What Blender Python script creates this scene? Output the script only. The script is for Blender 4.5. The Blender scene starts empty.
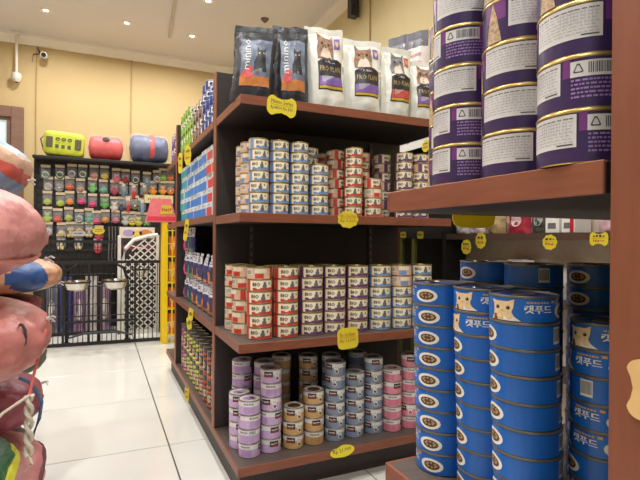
import bpy, bmesh, math, random
from mathutils import Vector, Matrix, noise
R = math.radians
random.seed(7)
SC = bpy.context.scene
COL = SC.collection

# ---------------------------------------------------------------- camera
F_PX, YAW, ROLL, PITCH, EYE = 481.0, R(24.6), R(0.45), -0.0021, 0.805
fw = Vector((math.sin(YAW)*math.cos(PITCH), math.cos(YAW)*math.cos(PITCH), math.sin(PITCH)))
r0 = Vector((math.cos(YAW), -math.sin(YAW), 0)); u0 = r0.cross(fw)
rt = r0*math.cos(ROLL)+u0*math.sin(ROLL); up = -r0*math.sin(ROLL)+u0*math.cos(ROLL)
cd = bpy.data.cameras.new('camera'); cam = bpy.data.objects.new('camera', cd); COL.objects.link(cam)
cd.sensor_fit = 'HORIZONTAL'; cd.sensor_width = 36; cd.lens = 36*F_PX/640; cd.clip_start = 0.02
M = Matrix((rt, up, -fw)).transposed().to_4x4(); M.translation = Vector((0, 0, EYE)); cam.matrix_world = M
SC.camera = cam

# ---------------------------------------------------------------- world, exposure
w = bpy.data.worlds.new('world'); SC.world = w; w.use_nodes = True
bg = w.node_tree.nodes['Background']; bg.inputs[0].default_value = (0.97, 0.985, 1.0, 1); bg.inputs[1].default_value = 0.9
SC.view_settings.view_transform = 'Standard'; SC.view_settings.look = 'None'
SC.view_settings.exposure = -0.62; SC.view_settings.gamma = 1.0; SC.view_settings.use_curve_mapping = False
LAMP_W = 15.0          # watts of each recessed downlight
LAMP_COL = (1.0, 0.978, 0.955)

# ---------------------------------------------------------------- helpers
def lin(c): 
    c = c/255.0
    return c/12.92 if c <= .04045 else ((c+.055)/1.055)**2.4
def S(r, g, b): return (lin(r), lin(g), lin(b), 1)
MATS = {}
def mat(name, rgb, rough=.5, metal=0, var=.08, scale=30, bump=0, bscale=60, alpha=1, emit=0, coat=0, stretch=None, spec=.5, detail=3):
    if name in MATS: return MATS[name]
    m = bpy.data.materials.new(name); m.use_nodes = True; nt = m.node_tree; b = nt.nodes['Principled BSDF']
    c = S(*rgb); tc = nt.nodes.new('ShaderNodeTexCoord'); mp = nt.nodes.new('ShaderNodeMapping')
    nt.links.new(tc.outputs['Object'], mp.inputs[0])
    if stretch: mp.inputs['Scale'].default_value = stretch
    n = nt.nodes.new('ShaderNodeTexNoise'); n.inputs['Scale'].default_value = scale; n.inputs['Detail'].default_value = detail
    nt.links.new(mp.outputs[0], n.inputs['Vector'])
    cr = nt.nodes.new('ShaderNodeValToRGB'); nt.links.new(n.outputs['Fac'], cr.inputs[0])
    cr.color_ramp.elements[0].position = .3; cr.color_ramp.elements[1].position = .7
    cr.color_ramp.elements[0].color = tuple(max(0, x*(1-var)) for x in c[:3])+(1,)
    cr.color_ramp.elements[1].color = tuple(min(1, x*(1+var)) for x in c[:3])+(1,)
    nt.links.new(cr.outputs[0], b.inputs['Base Color'])
    b.inputs['Roughness'].default_value = rough; b.inputs['Metallic'].default_value = metal
    b.inputs['Alpha'].default_value = alpha; b.inputs['Coat Weight'].default_value = coat
    b.inputs['Specular IOR Level'].default_value = spec
    if emit:
        b.inputs['Emission Color'].default_value = c; b.inputs['Emission Strength'].default_value = emit
    if bump:
        n2 = nt.nodes.new('ShaderNodeTexNoise'); n2.inputs['Scale'].default_value = bscale; n2.inputs['Detail'].default_value = 4
        nt.links.new(mp.outputs[0], n2.inputs['Vector'])
        bp = nt.nodes.new('ShaderNodeBump'); bp.inputs['Strength'].default_value = bump; bp.inputs['Distance'].default_value = .01
        nt.links.new(n2.outputs['Fac'], bp.inputs['Height']); nt.links.new(bp.outputs[0], b.inputs['Normal'])
    MATS[name] = m
    return m

TXT = {}
def text_geo(s):
    if s not in TXT:
        c = bpy.data.curves.new('lettering_curve', 'FONT'); c.body = s; c.resolution_u = 1
        o = bpy.data.objects.new('lettering_tmp', c); me = bpy.data.meshes.new_from_object(o)
        vs = [(v.co.x, v.co.y) for v in me.vertices]; fs = [tuple(p.vertices) for p in me.polygons]
        bpy.data.objects.remove(o); bpy.data.meshes.remove(me); bpy.data.curves.remove(c)
        x0 = min(v[0] for v in vs); x1 = max(v[0] for v in vs); y0 = min(v[1] for v in vs); y1 = max(v[1] for v in vs)
        TXT[s] = ([((x-(x0+x1)/2)/(x1-x0), (y-(y0+y1)/2)/(y1-y0)) for x, y in vs], fs)
    return TXT[s]

class MB:
    """collects geometry, one material index per face"""
    def __init__(s): s.v = []; s.f = []; s.m = []
    def add(s, vs, fs, mi=0):
        o = len(s.v); s.v += [tuple(x) for x in vs]
        for f in fs: s.f.append(tuple(i+o for i in f)); s.m.append(mi)
        return s
    def box(s, x0, x1, y0, y1, z0, z1, mi=0, c=0):
        if c > 0:
            bm = bmesh.new(); bmesh.ops.create_cube(bm, size=1)
            for v in bm.verts: v.co = Vector(((x0+x1)/2+v.co.x*(x1-x0), (y0+y1)/2+v.co.y*(y1-y0), (z0+z1)/2+v.co.z*(z1-z0)))
            bmesh.ops.bevel(bm, geom=bm.edges[:], offset=c, segments=1, affect='EDGES')
            bm.verts.index_update(); s.add([v.co[:] for v in bm.verts], [[v.index for v in f.verts] for f in bm.faces], mi); bm.free(); return s
        return s.add([(x0,y0,z0),(x1,y0,z0),(x1,y1,z0),(x0,y1,z0),(x0,y0,z1),(x1,y0,z1),(x1,y1,z1),(x0,y1,z1)],
              [(3,2,1,0),(4,5,6,7),(0,1,5,4),(1,2,6,5),(2,3,7,6),(3,0,4,7)], mi)
    def lathe(s, prof, n=24, mi=0, cx=0, cy=0, mis=None):
        for k in range(len(prof)-1):
            (ra, za), (rb, zb) = prof[k], prof[k+1]; q = mis[k] if mis else mi; vs = []; fs = []
            for i in range(n):
                a = 2*math.pi*i/n; vs += [(cx+ra*math.cos(a), cy+ra*math.sin(a), za), (cx+rb*math.cos(a), cy+rb*math.sin(a), zb)]
            for i in range(n):
                j = (i+1) % n
                if ra < 1e-6: fs.append((2*i, 2*j+1, 2*i+1))
                elif rb < 1e-6: fs.append((2*i, 2*j, 2*i+1))
                else: fs.append((2*i, 2*j, 2*j+1, 2*i+1))
            s.add(vs, fs, q)
        return s
    def tube(s, pts, r, n=6, mi=0, closed=False):
        pts = [Vector(p) for p in pts]; N = len(pts); rings = []
        for i, p in enumerate(pts):
            a = pts[(i-1) % N] if (i or closed) else p; b = pts[(i+1) % N] if (i < N-1 or closed) else p
            t = (b-a).normalized(); q = Vector((0, 0, 1)) if abs(t.z) < .9 else Vector((1, 0, 0))
            e = t.cross(q).normalized(); g = e.cross(t)
            rings.append([p+e*r*math.cos(2*math.pi*k/n)+g*r*math.sin(2*math.pi*k/n) for k in range(n)])
        vs = [v for rg in rings for v in rg]; fs = []
        for i in range(N if closed else N-1):
            j = (i+1) % N
            for k in range(n): l = (k+1) % n; fs.append((i*n+k, i*n+l, j*n+l, j*n+k))
        if not closed: fs += [tuple(range(n))[::-1], tuple((N-1)*n+k for k in range(n))]
        return s.add(vs, fs, mi)
    def surf(s, fn, u0, u1, v0, v1, nu, nv, mi=0):
        vs = [fn(u0+(u1-u0)*i/nu, v0+(v1-v0)*j/nv) for j in range(nv+1) for i in range(nu+1)]
        fs = [(j*(nu+1)+i, j*(nu+1)+i+1, (j+1)*(nu+1)+i+1, (j+1)*(nu+1)+i) for j in range(nv) for i in range(nu)]
        return s.add(vs, fs, mi)
    def poly(s, pts, fn, mi=0, rings=1):
        """a flat print outline (rings round its centre) laid on surface fn"""
        cx = sum(p[0] for p in pts)/len(pts); cy = sum(p[1] for p in pts)/len(pts)
        if rings > 1:
            q = []
            for a, b in zip(pts, pts[1:]+pts[:1]): q += [a, ((a[0]*2+b[0])/3, (a[1]*2+b[1])/3), ((a[0]+b[0]*2)/3, (a[1]+b[1]*2)/3)]
            n = len(q); vs = [fn(cx, cy)]; fs = [(0, i+1, (i+1) % n+1) for i in range(n)]
            for k in range(1, rings+1): vs += [fn(cx+(x-cx)*k/rings, cy+(y-cy)*k/rings) for x, y in q]
            for k in range(1, rings): fs += [(1+(k-1)*n+i, 1+k*n+i, 1+k*n+(i+1) % n, 1+(k-1)*n+(i+1) % n) for i in range(n)]
            return s.add(vs, fs, mi)
        n = len(pts); vs = [fn(cx, cy)]+[fn(*p) for p in pts]
        return s.add(vs, [(0, i+1, (i+1) % n+1) for i in range(n)], mi)
    def prism(s, pts, y0, y1, mi=0):
        """outline in x,z (counter-clockwise from the front) between y0 (front) and y1"""
        n = len(pts); vs = [(x, y0, z) for x, z in pts]+[(x, y1, z) for x, z in pts]
        return s.add(vs, [tuple(range(n)), tuple(range(2*n-1, n-1, -1))]+[(i, i+n, (i+1) % n+n, (i+1) % n) for i in range(n)], mi)
    def text(s, t, cx, cy, wd, ht, fn, mi=0, rot=0):
        vs, fs = text_geo(t); c, q = math.cos(rot), math.sin(rot)
        return s.add([fn(cx+x*wd*c-y*ht*q, cy+x*wd*q+y*ht*c) for x, y in vs], fs, mi)
    def scrib(s, cx, cy, wd, ht, fn, mi=0, n=6, seed=1):
        """a line of small print or handwriting too fine to read: short uneven strokes"""
        rr = random.Random(seed); x = cx-wd/2
        while x < cx+wd/2:
            q = wd/n*rr.uniform(.35, .9); z0 = cy-ht*rr.uniform(.25, .5); z1 = cy+ht*rr.uniform(.2, .5); x1 = min(x+q, cx+wd/2)
            s.add([fn(x, z0), fn(x1, z0+ht*.1), fn(x1, z1), fn(x, z1-ht*.1)], [(0, 1, 2, 3)], mi); x += q+wd/n*.3
        return s
    def data(s, name, mats, smooth=True, ang=35):
        me = bpy.data.meshes.new(name); me.from_pydata(s.v, [], s.f)
        for m in mats: me.materials.append(m)
        me.polygons.foreach_set('material_index', s.m)
        if smooth:
            bm = bmesh.new(); bm.from_mesh(me); bmesh.ops.remove_doubles(bm, verts=bm.verts, dist=1e-6); bm.to_mesh(me); bm.free()
            me.polygons.foreach_set('use_smooth', [True]*len(me.polygons)); me.set_sharp_from_angle(angle=R(ang))
        me.update(); return me
    def build(s, name, mats, parent=None, smooth=False, ang=35, label=None):
        return link(name, s.data(name, mats if isinstance(mats, (list, tuple)) else [mats], smooth, ang), parent, label)
def link(name, me, parent=None, label=None):
    o = bpy.data.objects.new(name, me); COL.objects.link(o)
    if parent: o.parent = parent
    if label: o['label'] = label
    return o
def tag(o, label, cat, group=None):
    o['label'] = label; o['category'] = cat
    if group: o['group'] = group
    return o
def empty(name, loc=(0,0,0), rz=0):
    o = bpy.data.objects.new(name, None); COL.objects.link(o); o.location = loc; o.rotation_euler.z = rz; o.empty_display_size = .05; return o
def struct(o, label=None, cat=None):
    o['kind'] = 'structure'
    if label: o['label'] = label
    if cat: o['category'] = cat
    return o
ORD = ['first','second','third','fourth','fifth','sixth','seventh','eighth','ninth','tenth','eleventh','twelfth','thirteenth']
def tier(i, n): return 'lowest' if i == 0 else 'topmost' if i == n-1 else ORD[i]+' from bottom'

# ---------------------------------------------------------------- materials
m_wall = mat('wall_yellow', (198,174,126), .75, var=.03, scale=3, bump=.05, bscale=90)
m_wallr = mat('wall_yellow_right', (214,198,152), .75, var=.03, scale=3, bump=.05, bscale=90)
m_ceil = mat('ceiling_paint', (222,216,216), .55, var=.015, scale=2)
m_trim = mat('cornice_white', (240,232,218), .5, var=.02, scale=4)
m_tile = mat('floor_tile_porcelain', (236,235,228), .10, var=.03, scale=4, detail=6, spec=.5)
m_grout = mat('grout', (92,84,74), .9)
m_band = mat('edge_band_wood', (132,76,54), .42, var=.13, scale=14, stretch=(1.2,1.2,9), bump=.03, bscale=80)
m_bandv = mat('edge_band_upright', (132,76,54), .42, var=.10, scale=14, stretch=(6,6,.7), bump=.02, bscale=80)
m_lam = mat('dark_laminate', (48,40,37), .55, var=.12, scale=20, stretch=(1,1,6))
m_top = mat('shelf_top_laminate', (84,73,67), .5, var=.18, scale=16, stretch=(1,6,1), detail=6)
m_black = mat('black_backing', (26,23,22), .6, var=.1)
m_plinth = mat('plinth_brown', (62,52,48), .55, var=.08)
m_strip = mat('upright_metal', (70,66,62), .45, .4)
m_steel = mat('tin_steel', (176,170,158), .32, .85, var=.06)
m_goldrim = mat('gold_rim', (206,180,116), .3, .8, var=.06)
m_olive = mat('lid_olive_gold', (150,140,96), .35, .75, var=.06)
m_ink = mat('ink_black', (32,28,28), .6)
m_white = mat('print_white', (236,234,226), .5, var=.03)
m_cream = mat('print_cream', (240,230,200), .45, var=.03)
m_kraft = mat('print_kraft', (220,184,154), .5, var=.12, scale=60)
m_gray = mat('print_grey', (112,108,110), .5, var=.2, scale=120)
m_tagy = mat('tag_yellow', (244,228,62), .6, var=.03)
nt = m_tagy.node_tree; tr = nt.nodes.new('ShaderNodeBsdfTranslucent'); tr.inputs[0].default_value = S(248,232,70); mx = nt.nodes.new('ShaderNodeMixShader'); mx.inputs[0].default_value = .3
nt.links.new(nt.nodes['Principled BSDF'].outputs[0], mx.inputs[1]); nt.links.new(tr.outputs[0], mx.inputs[2]); nt.links.new(mx.outputs[0], nt.nodes['Material Output'].inputs[0])
m_tagink = mat('tag_ink_blue', (60,52,70), .7)
m_tagred = mat('tag_ink_red', (196,70,40), .7)
m_clear = mat('clear_plastic', (232,234,236), .12, var=.02, alpha=.28)
m_wire = mat('black_wire', (44,44,46), .45, .3)
m_lamp = mat('lamp_lens', (255,246,230), .5, emit=9)

# ---------------------------------------------------------------- the room
CEIL = 2.6; BACK = 5.0; RIGHT = 1.66; LEFT = -2.4; REAR = -2.2
floor = struct(MB().box(LEFT, RIGHT, REAR, BACK, -.1, -.004).build('floor', m_grout), 'glossy cream porcelain tile floor of the shop', 'floor')
tile_me = MB().box(-.2975, .2975, -.2975, .2975, -.02, 0, c=.0015).data('tile', [m_tile], False)
for i in range(-4, 3):
    for j in range(-4, 6):
        t = link('tile', tile_me, floor); t.location = (.25+.3+.6*i, 1.942+.3+.6*j, 0)
        # trim the outer columns to the room by leaving them under the walls
struct(MB().box(LEFT, RIGHT, REAR, BACK, CEIL, CEIL+.1).build('ceiling', m_ceil), 'off-white painted ceiling with recessed lights', 'ceiling')
struct(MB().box(LEFT-.12, LEFT, REAR, BACK+.12, -.1, CEIL+.1).build('wall_left', m_wall), 'yellow side wall behind the cushions', 'wall')
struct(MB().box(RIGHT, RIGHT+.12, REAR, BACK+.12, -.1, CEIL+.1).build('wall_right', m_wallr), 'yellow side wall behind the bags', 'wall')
wb = MB(); wb.box(-.66, RIGHT, BACK, BACK+.12, -.1, CEIL+.1); wb.box(LEFT, -1.45, BACK, BACK+.12, -.1, CEIL+.1); wb.box(-1.45, -.66, BACK, BACK+.12, 1.93, CEIL+.1)
struct(wb.build('wall_back', m_wall), 'yellow back wall at the end of the aisle', 'wall')
# cornice with a stepped profile
def cornice(name, along, lab):
    mb = MB(); P = [(0,0),(0,-.085),(.012,-.085),(.02,-.072),(.04,-.036),(.055,-.025),(.055,0)]
    n = len(P)
    if along == 'x': ends = [[(x, BACK-d, CEIL+z) for d, z in P] for x in (LEFT, RIGHT-.085)]
    else: ends = [[(RIGHT-d, y, CEIL+z) for d, z in P] for y in (REAR, BACK)]
    mb.add(ends[0]+ends[1], [tuple(range(n)), tuple(range(2*n-1, n-1, -1))]+[(i, (i+1) % n, (i+1) % n+n, i+n) for i in range(n)])
    struct(mb.build(name, m_trim), lab, 'cornice')
cornice('trim_1', 'x', 'white moulded cornice along the back wall'); cornice('trim_2', 'y', 'white moulded cornice along the right wall')
# door on the back wall
m_door = mat('door_brown', (128,96,80), .5, var=.1, scale=10, stretch=(1,1,6)); m_pane = mat('door_glass', (206,226,226), .15, var=.05, scale=6, emit=.55)  # pane material glows, standing in for daylight through the glass
d = struct(empty('door_1', (-1.05, BACK, 0)), 'brown framed door with a pale glass pane behind the cushions', 'door')
f = MB(); f.box(-.43, -.335, -.035, .05, 0, 1.95, c=.004); f.box(.335, .43, -.035, .05, 0, 1.95, c=.004); f.box(-.335, .335, -.035, .05, 1.855, 1.95, c=.004); f.build('door_frame', m_door, d)
f = MB(); f.box(-.335, -.30, -.01, .03, 0, 1.855); f.box(.30, .335, -.01, .03, 0, 1.855); f.box(-.30, .30, -.01, .03, 1.83, 1.855); f.box(-.30, .30, -.01, .03, 0, .9); f.build('door_leaf', m_door, d)
MB().box(-.30, .30, .005, .015, .9, 1.83).build('door_pane', m_pane, d)
MB().tube([(.28,-.01,1.0),(.28,-.05,1.0),(.20,-.05,1.0)], .008).build('door_handle', m_steel, d)

# recessed downlights: visible ones, then unseen ones added to light the shop
def downlight(x, y, label, watts=LAMP_W):
    root = tag(empty('downlight', (x, y, CEIL)), label, 'downlight', 'recessed ceiling downlights')
    MB().lathe([(.020,-.0015),(.024,-.004),(.042,-.005),(.045,-.001)], 20).build('trim_ring', m_trim, root, True)
    MB().lathe([(0,-.002),(.020,-.002)], 20).build('lens', m_lamp, root)
    l = bpy.data.lights.new('downlight_lamp', 'AREA'); l.shape = 'DISK'; l.size = .10; l.energy = watts; l.color = LAMP_COL; l.spread = R(165)
    lo = bpy.data.objects.new('lamp', l); COL.objects.link(lo); lo.parent = root; lo.location = (0, 0, -.012)
for x, y, lb in [(-.40,4.38,'recessed ceiling downlight above the door end of the back wall'), (.194,4.34,'recessed ceiling downlight above the red rolled bag'),
                 (.735,4.37,'recessed ceiling downlight nearest the top of the middle display'), (.735,3.67,'recessed ceiling downlight cut by the top edge of the photo')]: downlight(x, y, lb)
for k, (x, y, W) in enumerate([(-.40,2.6,1.2),(.19,2.6,1.0),(.9,2.3,.8),(-.40,1.0,1.5),(.12,.55,1.5),(.15,-.5,1.2),(-.9,-.6,1.2),(-1.5,1.5,1.2),(-1.5,3.2,1.0),(1.3,.9,.7)]):
    downlight(x, y, 'unseen ceiling downlight added to light the shop, %s of the set' % ORD[k], LAMP_W*W)
t = tag(MB().box(-.012,.012,-.42,.36,-.018,0,c=.003).build('ceiling_conduit', mat('conduit_grey', (196,184,170), .5)), 'slim pale conduit batten fixed across the ceiling', 'conduit'); t.location = (.53, 4.1, CEIL); t.rotation_euler.z = R(-4)
sd = tag(MB().lathe([(0,-.03),(.012,-.03),(.016,-.02),(.03,-.012),(.034,0)],16).build('ceiling_sprinkler', mat('sprinkler_metal', (120,104,90), .4, .5), None, True), 'small round metal sprinkler head on the ceiling', 'sprinkler'); sd.location = (1.215, 3.77, CEIL)
# cables and cameras on the back wall
m_cable = mat('cable_trunking', (178,150,104), .6)
for x, z0, z1, lb in [(-.522,1.3,2.56,'thin tan cable run down the wall below the wall camera'), (.27,1.3,2.52,'thin tan cable run down the wall between the bags')]:
    tag(MB().tube([(x,BACK-.006,z1),(x-.006,BACK-.006,(z0+z1)/2),(x,BACK-.006,z0)], .006).build('wall_cable', m_cable, None, True), lb, 'cable')
m_cctv = mat('cctv_white', (226,220,208), .4); m_cctvd = mat('cctv_dark', (40,40,44), .2)
c1 = tag(empty('security_camera', (-.672, BACK-.06, 2.2)), 'white security camera hanging on a pole above the door', 'camera')
MB().tube([(0,0,.02),(0,0,.40)], .011, 8).build('pole', m_cctv, c1, True); MB().box(-.03,.03,-.03,.06,.37,.40,c=.004).build('bracket', m_cctv, c1)
MB().lathe([(0,-.045),(.02,-.042),(.036,-.02),(.04,.0),(.04,.03),(.02,.04),(0,.04)],16).build('dome', m_cctv, c1, True)
MB().lathe([(0,-.05),(.014,-.046),(.02,-.038)],12).build('lens', m_cctvd, c1, True)
c2 = tag(empty('security_camera', (-.46, BACK-.05, 2.43)), 'small security camera with loose cables just under the cornice', 'camera')
MB().tube([(0,.03,0),(0,-.07,-.02)], .028, 12).build('body', m_cctv, c2, True); MB().tube([(0,-.07,-.02),(0,-.08,-.022)], .02, 10).build('lens', m_cctvd, c2, True)
MB().tube([(0,.03,0),(-.04,.04,.03),(-.07,.045,.10),(-.02,.045,.16)], .005).build('cable', m_cctvd, c2, True); MB().tube([(-.02,.03,.02),(-.09,.04,.01),(-.10,.04,-.06)], .004).build('cable', m_cctvd, c2, True)
# wall speaker / bracket on the right wall
bb = tag(empty('wall_bracket', (RIGHT-.05, 2.98, 2.36)), 'black box bracket hanging high on the right wall', 'bracket')
MB().box(-.035,.03,-.03,.03,0,.14,c=.004).build('housing', m_cctvd, bb); MB().tube([(-.005,0,.14),(-.005,0,.235)], .012, 8).build('stem', m_cctvd, bb, True)
tag(MB().tube([(RIGHT-.006,2.83,2.49),(RIGHT-.006,2.83,1.2)], .005).build('wall_cable', m_cable, None, True), 'thin cable down the right wall beside the black bracket', 'cable')

# ---------------------------------------------------------------- gondola displays
SHZ = [.12, .489, .882, 1.234]; TH = .027
def board(root, x0, x1, y0, y1, z, bands):
    b = MB(); b.box(x0+.004, x1-.004, y0+.004, y1-.004, z-TH, z-.0015, 0); b.box(x0+.003, x1-.003, y0+.003, y1-.003, z-.0015, z, 1)
    o = b.build('shelf', [m_lam, m_top], root)
    e = .0045
    for side in bands:
        q = MB()
        if side == 'f': q.box(x0, x1, y0, y0+e, z-TH-.0005, z+.0005, c=.001)
        if side == 'b': q.box(x0, x1, y1-e, y1, z-TH-.0005, z+.0005, c=.001)
        if side == 'l': q.box(x0, x0+e, y0+e, y1-e, z-TH-.0005, z+.0005, c=.001)
        if side == 'r': q.box(x1-e, x1, y0+e, y1-e, z-TH-.0005, z+.0005, c=.001)
        q.build('edge_band', m_band, o)
def divider(root, x0, x1, y0, y1, z1, z0=.1207):
    o = MB().box(x0+.004, x1-.004, y0, y1, z0, z1, c=.002).build('divider_panel', m_lam, root)
    for a, b in ((x0, x0+.0045), (x1-.0045, x1)): MB().box(a, b, y0, y1, z0, z1, c=.001).build('edge_band', m_bandv, o)
def upright(root, x, y, z0, z1, s):
    o = MB().box(x-.010, x+.010, min(y, y+s*.006), max(y, y+s*.006), z0, z1).build('slotted_upright', m_strip, root)
    q = MB(); k = 0
    while z0+.02+k*.03 < z1-.02:
        z = z0+.02+k*.03; q.box(x-.0025, x+.0025, y+s*.0055 if s > 0 else y-.0065, y+.0065 if s > 0 else y-.0055, z, z+.017); k += 1
    qo = q.build('slots', mat('slot_light', (120,112,104), .5), o); qo['kind'] = 'stuff'
XL, XR = .377, 1.165
g = tag(empty('display_gondola'), 'dark brown wooden display shelving in the middle of the shop, stacked with tins', 'shelving')
board(g, XL, XR, 1.396, 3.085, SHZ[0], 'flrb')
for z in SHZ[1:]: board(g, XL, XR, 1.396, 1.7285, z, 'flr')
divider(g, XL, XR, 1.73, 1.768, 1.405)
for z in [.485, .892, 1.238]:
    board(g, XL, .755, 1.7695, 2.6985, z, 'l'); board(g, .785, XR, 1.7695, 2.6985, z, 'r')
divider(g, XL, XR, 2.70, 2.738, 1.42)
for z in [.478, .887, 1.24]: board(g, XL, XR, 2.7395, 3.085, z, 'lrb')
MB().box(.757, .783, 1.7695, 2.6985, .121, 1.40).build('centre_panel', m_black, g)
MB().box(.40, 1.14, 1.46, 3.03, 0, .076).build('plinth', m_plinth, g)
for x in (.51, 1.02): upright(g, x, 1.7295, .51, 1.2, -1)
g2 = tag(empty('display_gondola'), 'dark brown display shelving close to the camera, holding purple and blue tins', 'shelving')
X2 = .370
for z in (.12, .489, .871): board(g2, X2, 1.16, .2545, .580, z, 'lrb')
divider(g2, X2, 1.16, .214, .2530, 1.43, 0)
MB().box(.40, 1.13, .252, .52, 0, .092).build('plinth', m_plinth, g2)

# ---------------------------------------------------------------- tins
def cyl(r):
    return lambda a, z: (r*math.sin(R(a)), -r*math.cos(R(a)), z)
KIT = {}
def tin_body(r, h, n, rim):
    return MB().lathe([(0,.0015),(r-.004,.0015),(r-.0032,0),(r-.0018,0),(r-.0012,.0006),(r-.0012,h-.0032),(r,h-.0024),(r,h-.0010),(r-.0006,h),(r-.0022,h),(r-.003,h-.0022),(0,h-.0022)], n).data('tin_body', [rim])
def tin_lid(r, h, m, ring, n=20):
    b = MB().lathe([(0,h-.0021),(r*.55,h-.0021),(r*.58,h-.0016),(r*.8,h-.0016),(r-.0032,h-.002)], n)
    b.tube([(r*.32*math.cos(2*math.pi*k/10), -r*.25+r*.26*math.sin(2*math.pi*k/10), h-.0008) for k in range(10)], .0010, 4, 1, True)
    return b.data('lid', [m, ring])
def sleeve(b, r, z0, z1, n, mi): b.surf(lambda a, z: cyl(r)(a, z), -180, 180, z0, z1, n, 1, mi)

def kit_bio(col, rgb, r, h):
    key = ('bio', col, r)
    if key in KIT: return KIT[key]
    mc = mat('bio_band_'+col, rgb, .4, var=.1, scale=80); b = MB(); z0, z1 = .0012, h-.0034; H = z1-z0; c0, c1, c2, c3 = (cyl(r-.0009+.0002*k) for k in range(4))
    sleeve(b, r-.0009, z0, z1, 28, 0)
    b.surf(c1, -75, -50, z0, z1, 2, 1, 2)                                   # coloured side field
    b.surf(c1, -46, 62, z0+.02*H, z1-.04*H, 10, 1, 1)                       # cream front
    b.surf(c2, -34, 64, z0+.03*H, z0+.30*H, 9, 1, 2)                        # colour swoosh
    b.surf(c2, 64, 80, z0+.1*H, z0+.55*H, 2, 1, 2)
    [b.text('BIO', -16+dx, z0+.62*H, 34, .34*H, c3 if dx else c2, 3) for dx in (-.8, 0, .8)]
    b.poly([(22+11*math.cos(t), z0+.42*H+.26*H*math.sin(t)) for t in [k*.63 for k in range(10)]], c3, 4)
    b.poly([(23+7*math.cos(t), z0+.74*H+.14*H*math.sin(t)) for t in [k*.63 for k in range(10)]], c3, 4)
    b.poly([(46+4*math.cos(t), z0+.70*H+.10*H*math.sin(t)) for t in [k*.8 for k in range(8)]], c3, 3)
    b.poly([(-8+9*math.cos(t), z0+.26*H+.08*H*math.sin(t)) for t in [k*.8 for k in range(8)]], c3, 1)
    b.surf(c1, 112, 150, z0+.1*H, z1-.1*H, 4, 1, 1)                         # back text panel
    b.surf(c1, 160, 195, z0+.35*H, z1-.1*H, 4, 1, 5)
    for k in range(4): b.surf(c2, 115, 147, z0+(.2+.17*k)*H, z0+(.26+.17*k)*H, 4, 1, 4)
    for k in range(7): b.surf(c2, 163+k*4.4, 165+k*4.4, z0+.42*H, z1-.16*H, 1, 1, 3)
    b.surf(c1, -150, -110, z0+.05*H, z0+.5*H, 4, 1, 2); b.surf(c1, -150, -96, z0+.55*H, z1-.06*H, 4, 1, 1)
    KIT[key] = (tin_body(r, h, 28, m_olive), [('label', b.data('label', [m_kraft, m_cream, mc, m_ink, m_gray, m_white])), ('lid', tin_lid(r, h, m_olive, m_goldrim))])
    return KIT[key]
def kit_pate(col, rgb, rgb2, r, h):
    key = ('pate', col)
    if key in KIT: return KIT[key]
    mc = mat('pate_'+col, rgb, .4, var=.06, scale=60); md = mat('pate_deep_'+col, rgb2, .4); b = MB(); z0, z1 = .0012, h-.0034; H = z1-z0
    c1, c2, c3 = (cyl(r-.0007+.0002*k) for k in range(3)); m_bl = mat('brand_block', (52,40,42), .5, var=.2, scale=150); m_meat = mat('meat_brown', (104,70,52), .6, var=.3, scale=200)
    mpale = mat('pate_pale', (228,226,222), .5, var=.05, scale=80)
    sleeve(b, r-.0009, z0, z1, 28, 0)
    b.surf(c1, -180, 180, z0+.64*H, z1-.03*H, 28, 1, 2)                     # pale shoulder band
    b.surf(c2, -48, 0, z0+.46*H, z0+.90*H, 5, 1, 3); b.scrib(-24, z0+.70*H, 36, .16*H, c3, 5, 6)
    b.surf(cyl(r-.0003), -42, -8, z0+.52*H, z0+.58*H, 4, 1, 6)
    b.poly([(10,z0+.50*H),(34,z0+.46*H),(40,z0+.95*H),(32,z0+.80*H),(20,z0+.82*H),(14,z0+.97*H)], c2, 5)       # cat mask
    b.poly([(18+2*math.cos(t*.8), z0+.70*H+.05*H*math.sin(t*.8)) for t in range(8)], c3, 3); b.poly([(29+2*math.cos(t*.8), z0+.69*H+.05*H*math.sin(t*.8)) for t in range(8)], c3, 3)
    b.poly([(26+13*math.cos(t*.63), z0+.34*H+.17*H*math.sin(t*.63)) for t in range(10)], c2, 5); b.poly([(26+9*math.cos(t*.63), z0+.34*H+.11*H*math.sin(t*.63)) for t in range(10)], c3, 4)
    b.surf(c1, 70, 150, z0+.08*H, z0+.56*H, 6, 1, 1); b.surf(c1, -150, -90, z0+.08*H, z0+.56*H, 6, 1, 1)
    for k in range(9): b.surf(c2, 120+k*4, 122+k*4, z0+.70*H, z0+.92*H, 1, 1, 3)
    for k in range(6): b.surf(c2, 66+k*8, 71+k*8, z0+.74*H, z0+.88*H, 1, 1, 7); b.surf(c2, -150+k*9, -144+k*9, z0+.74*H, z0+.88*H, 1, 1, 7)
    lid = MB().lathe([(0,h-.0021),(r*.62,h-.0021)], 20, 1); lid.lathe([(r*.62,h-.0021),(r*.66,h-.0016),(r-.003,h-.002)], 20, 0)
    fn = lambda x, y: (x, y, h-.0018); lid.scrib(0, r*.15, r*.7, r*.22, fn, 2, 5); lid.poly([(r*.3*math.cos(t*.63), -r*.25+r*.2*math.sin(t*.63)) for t in range(10)], fn, 3)
    KIT[key] = (tin_body(r, h, 28, m_steel), [('label', b.data('label', [mc, md, mpale, m_bl, m_meat, m_white, m_tagred, m_gray])), ('lid', lid.data('lid', [m_white, mc if col != 'brown' else m_meat, m_bl, m_meat]))])
    return KIT[key]
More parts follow.
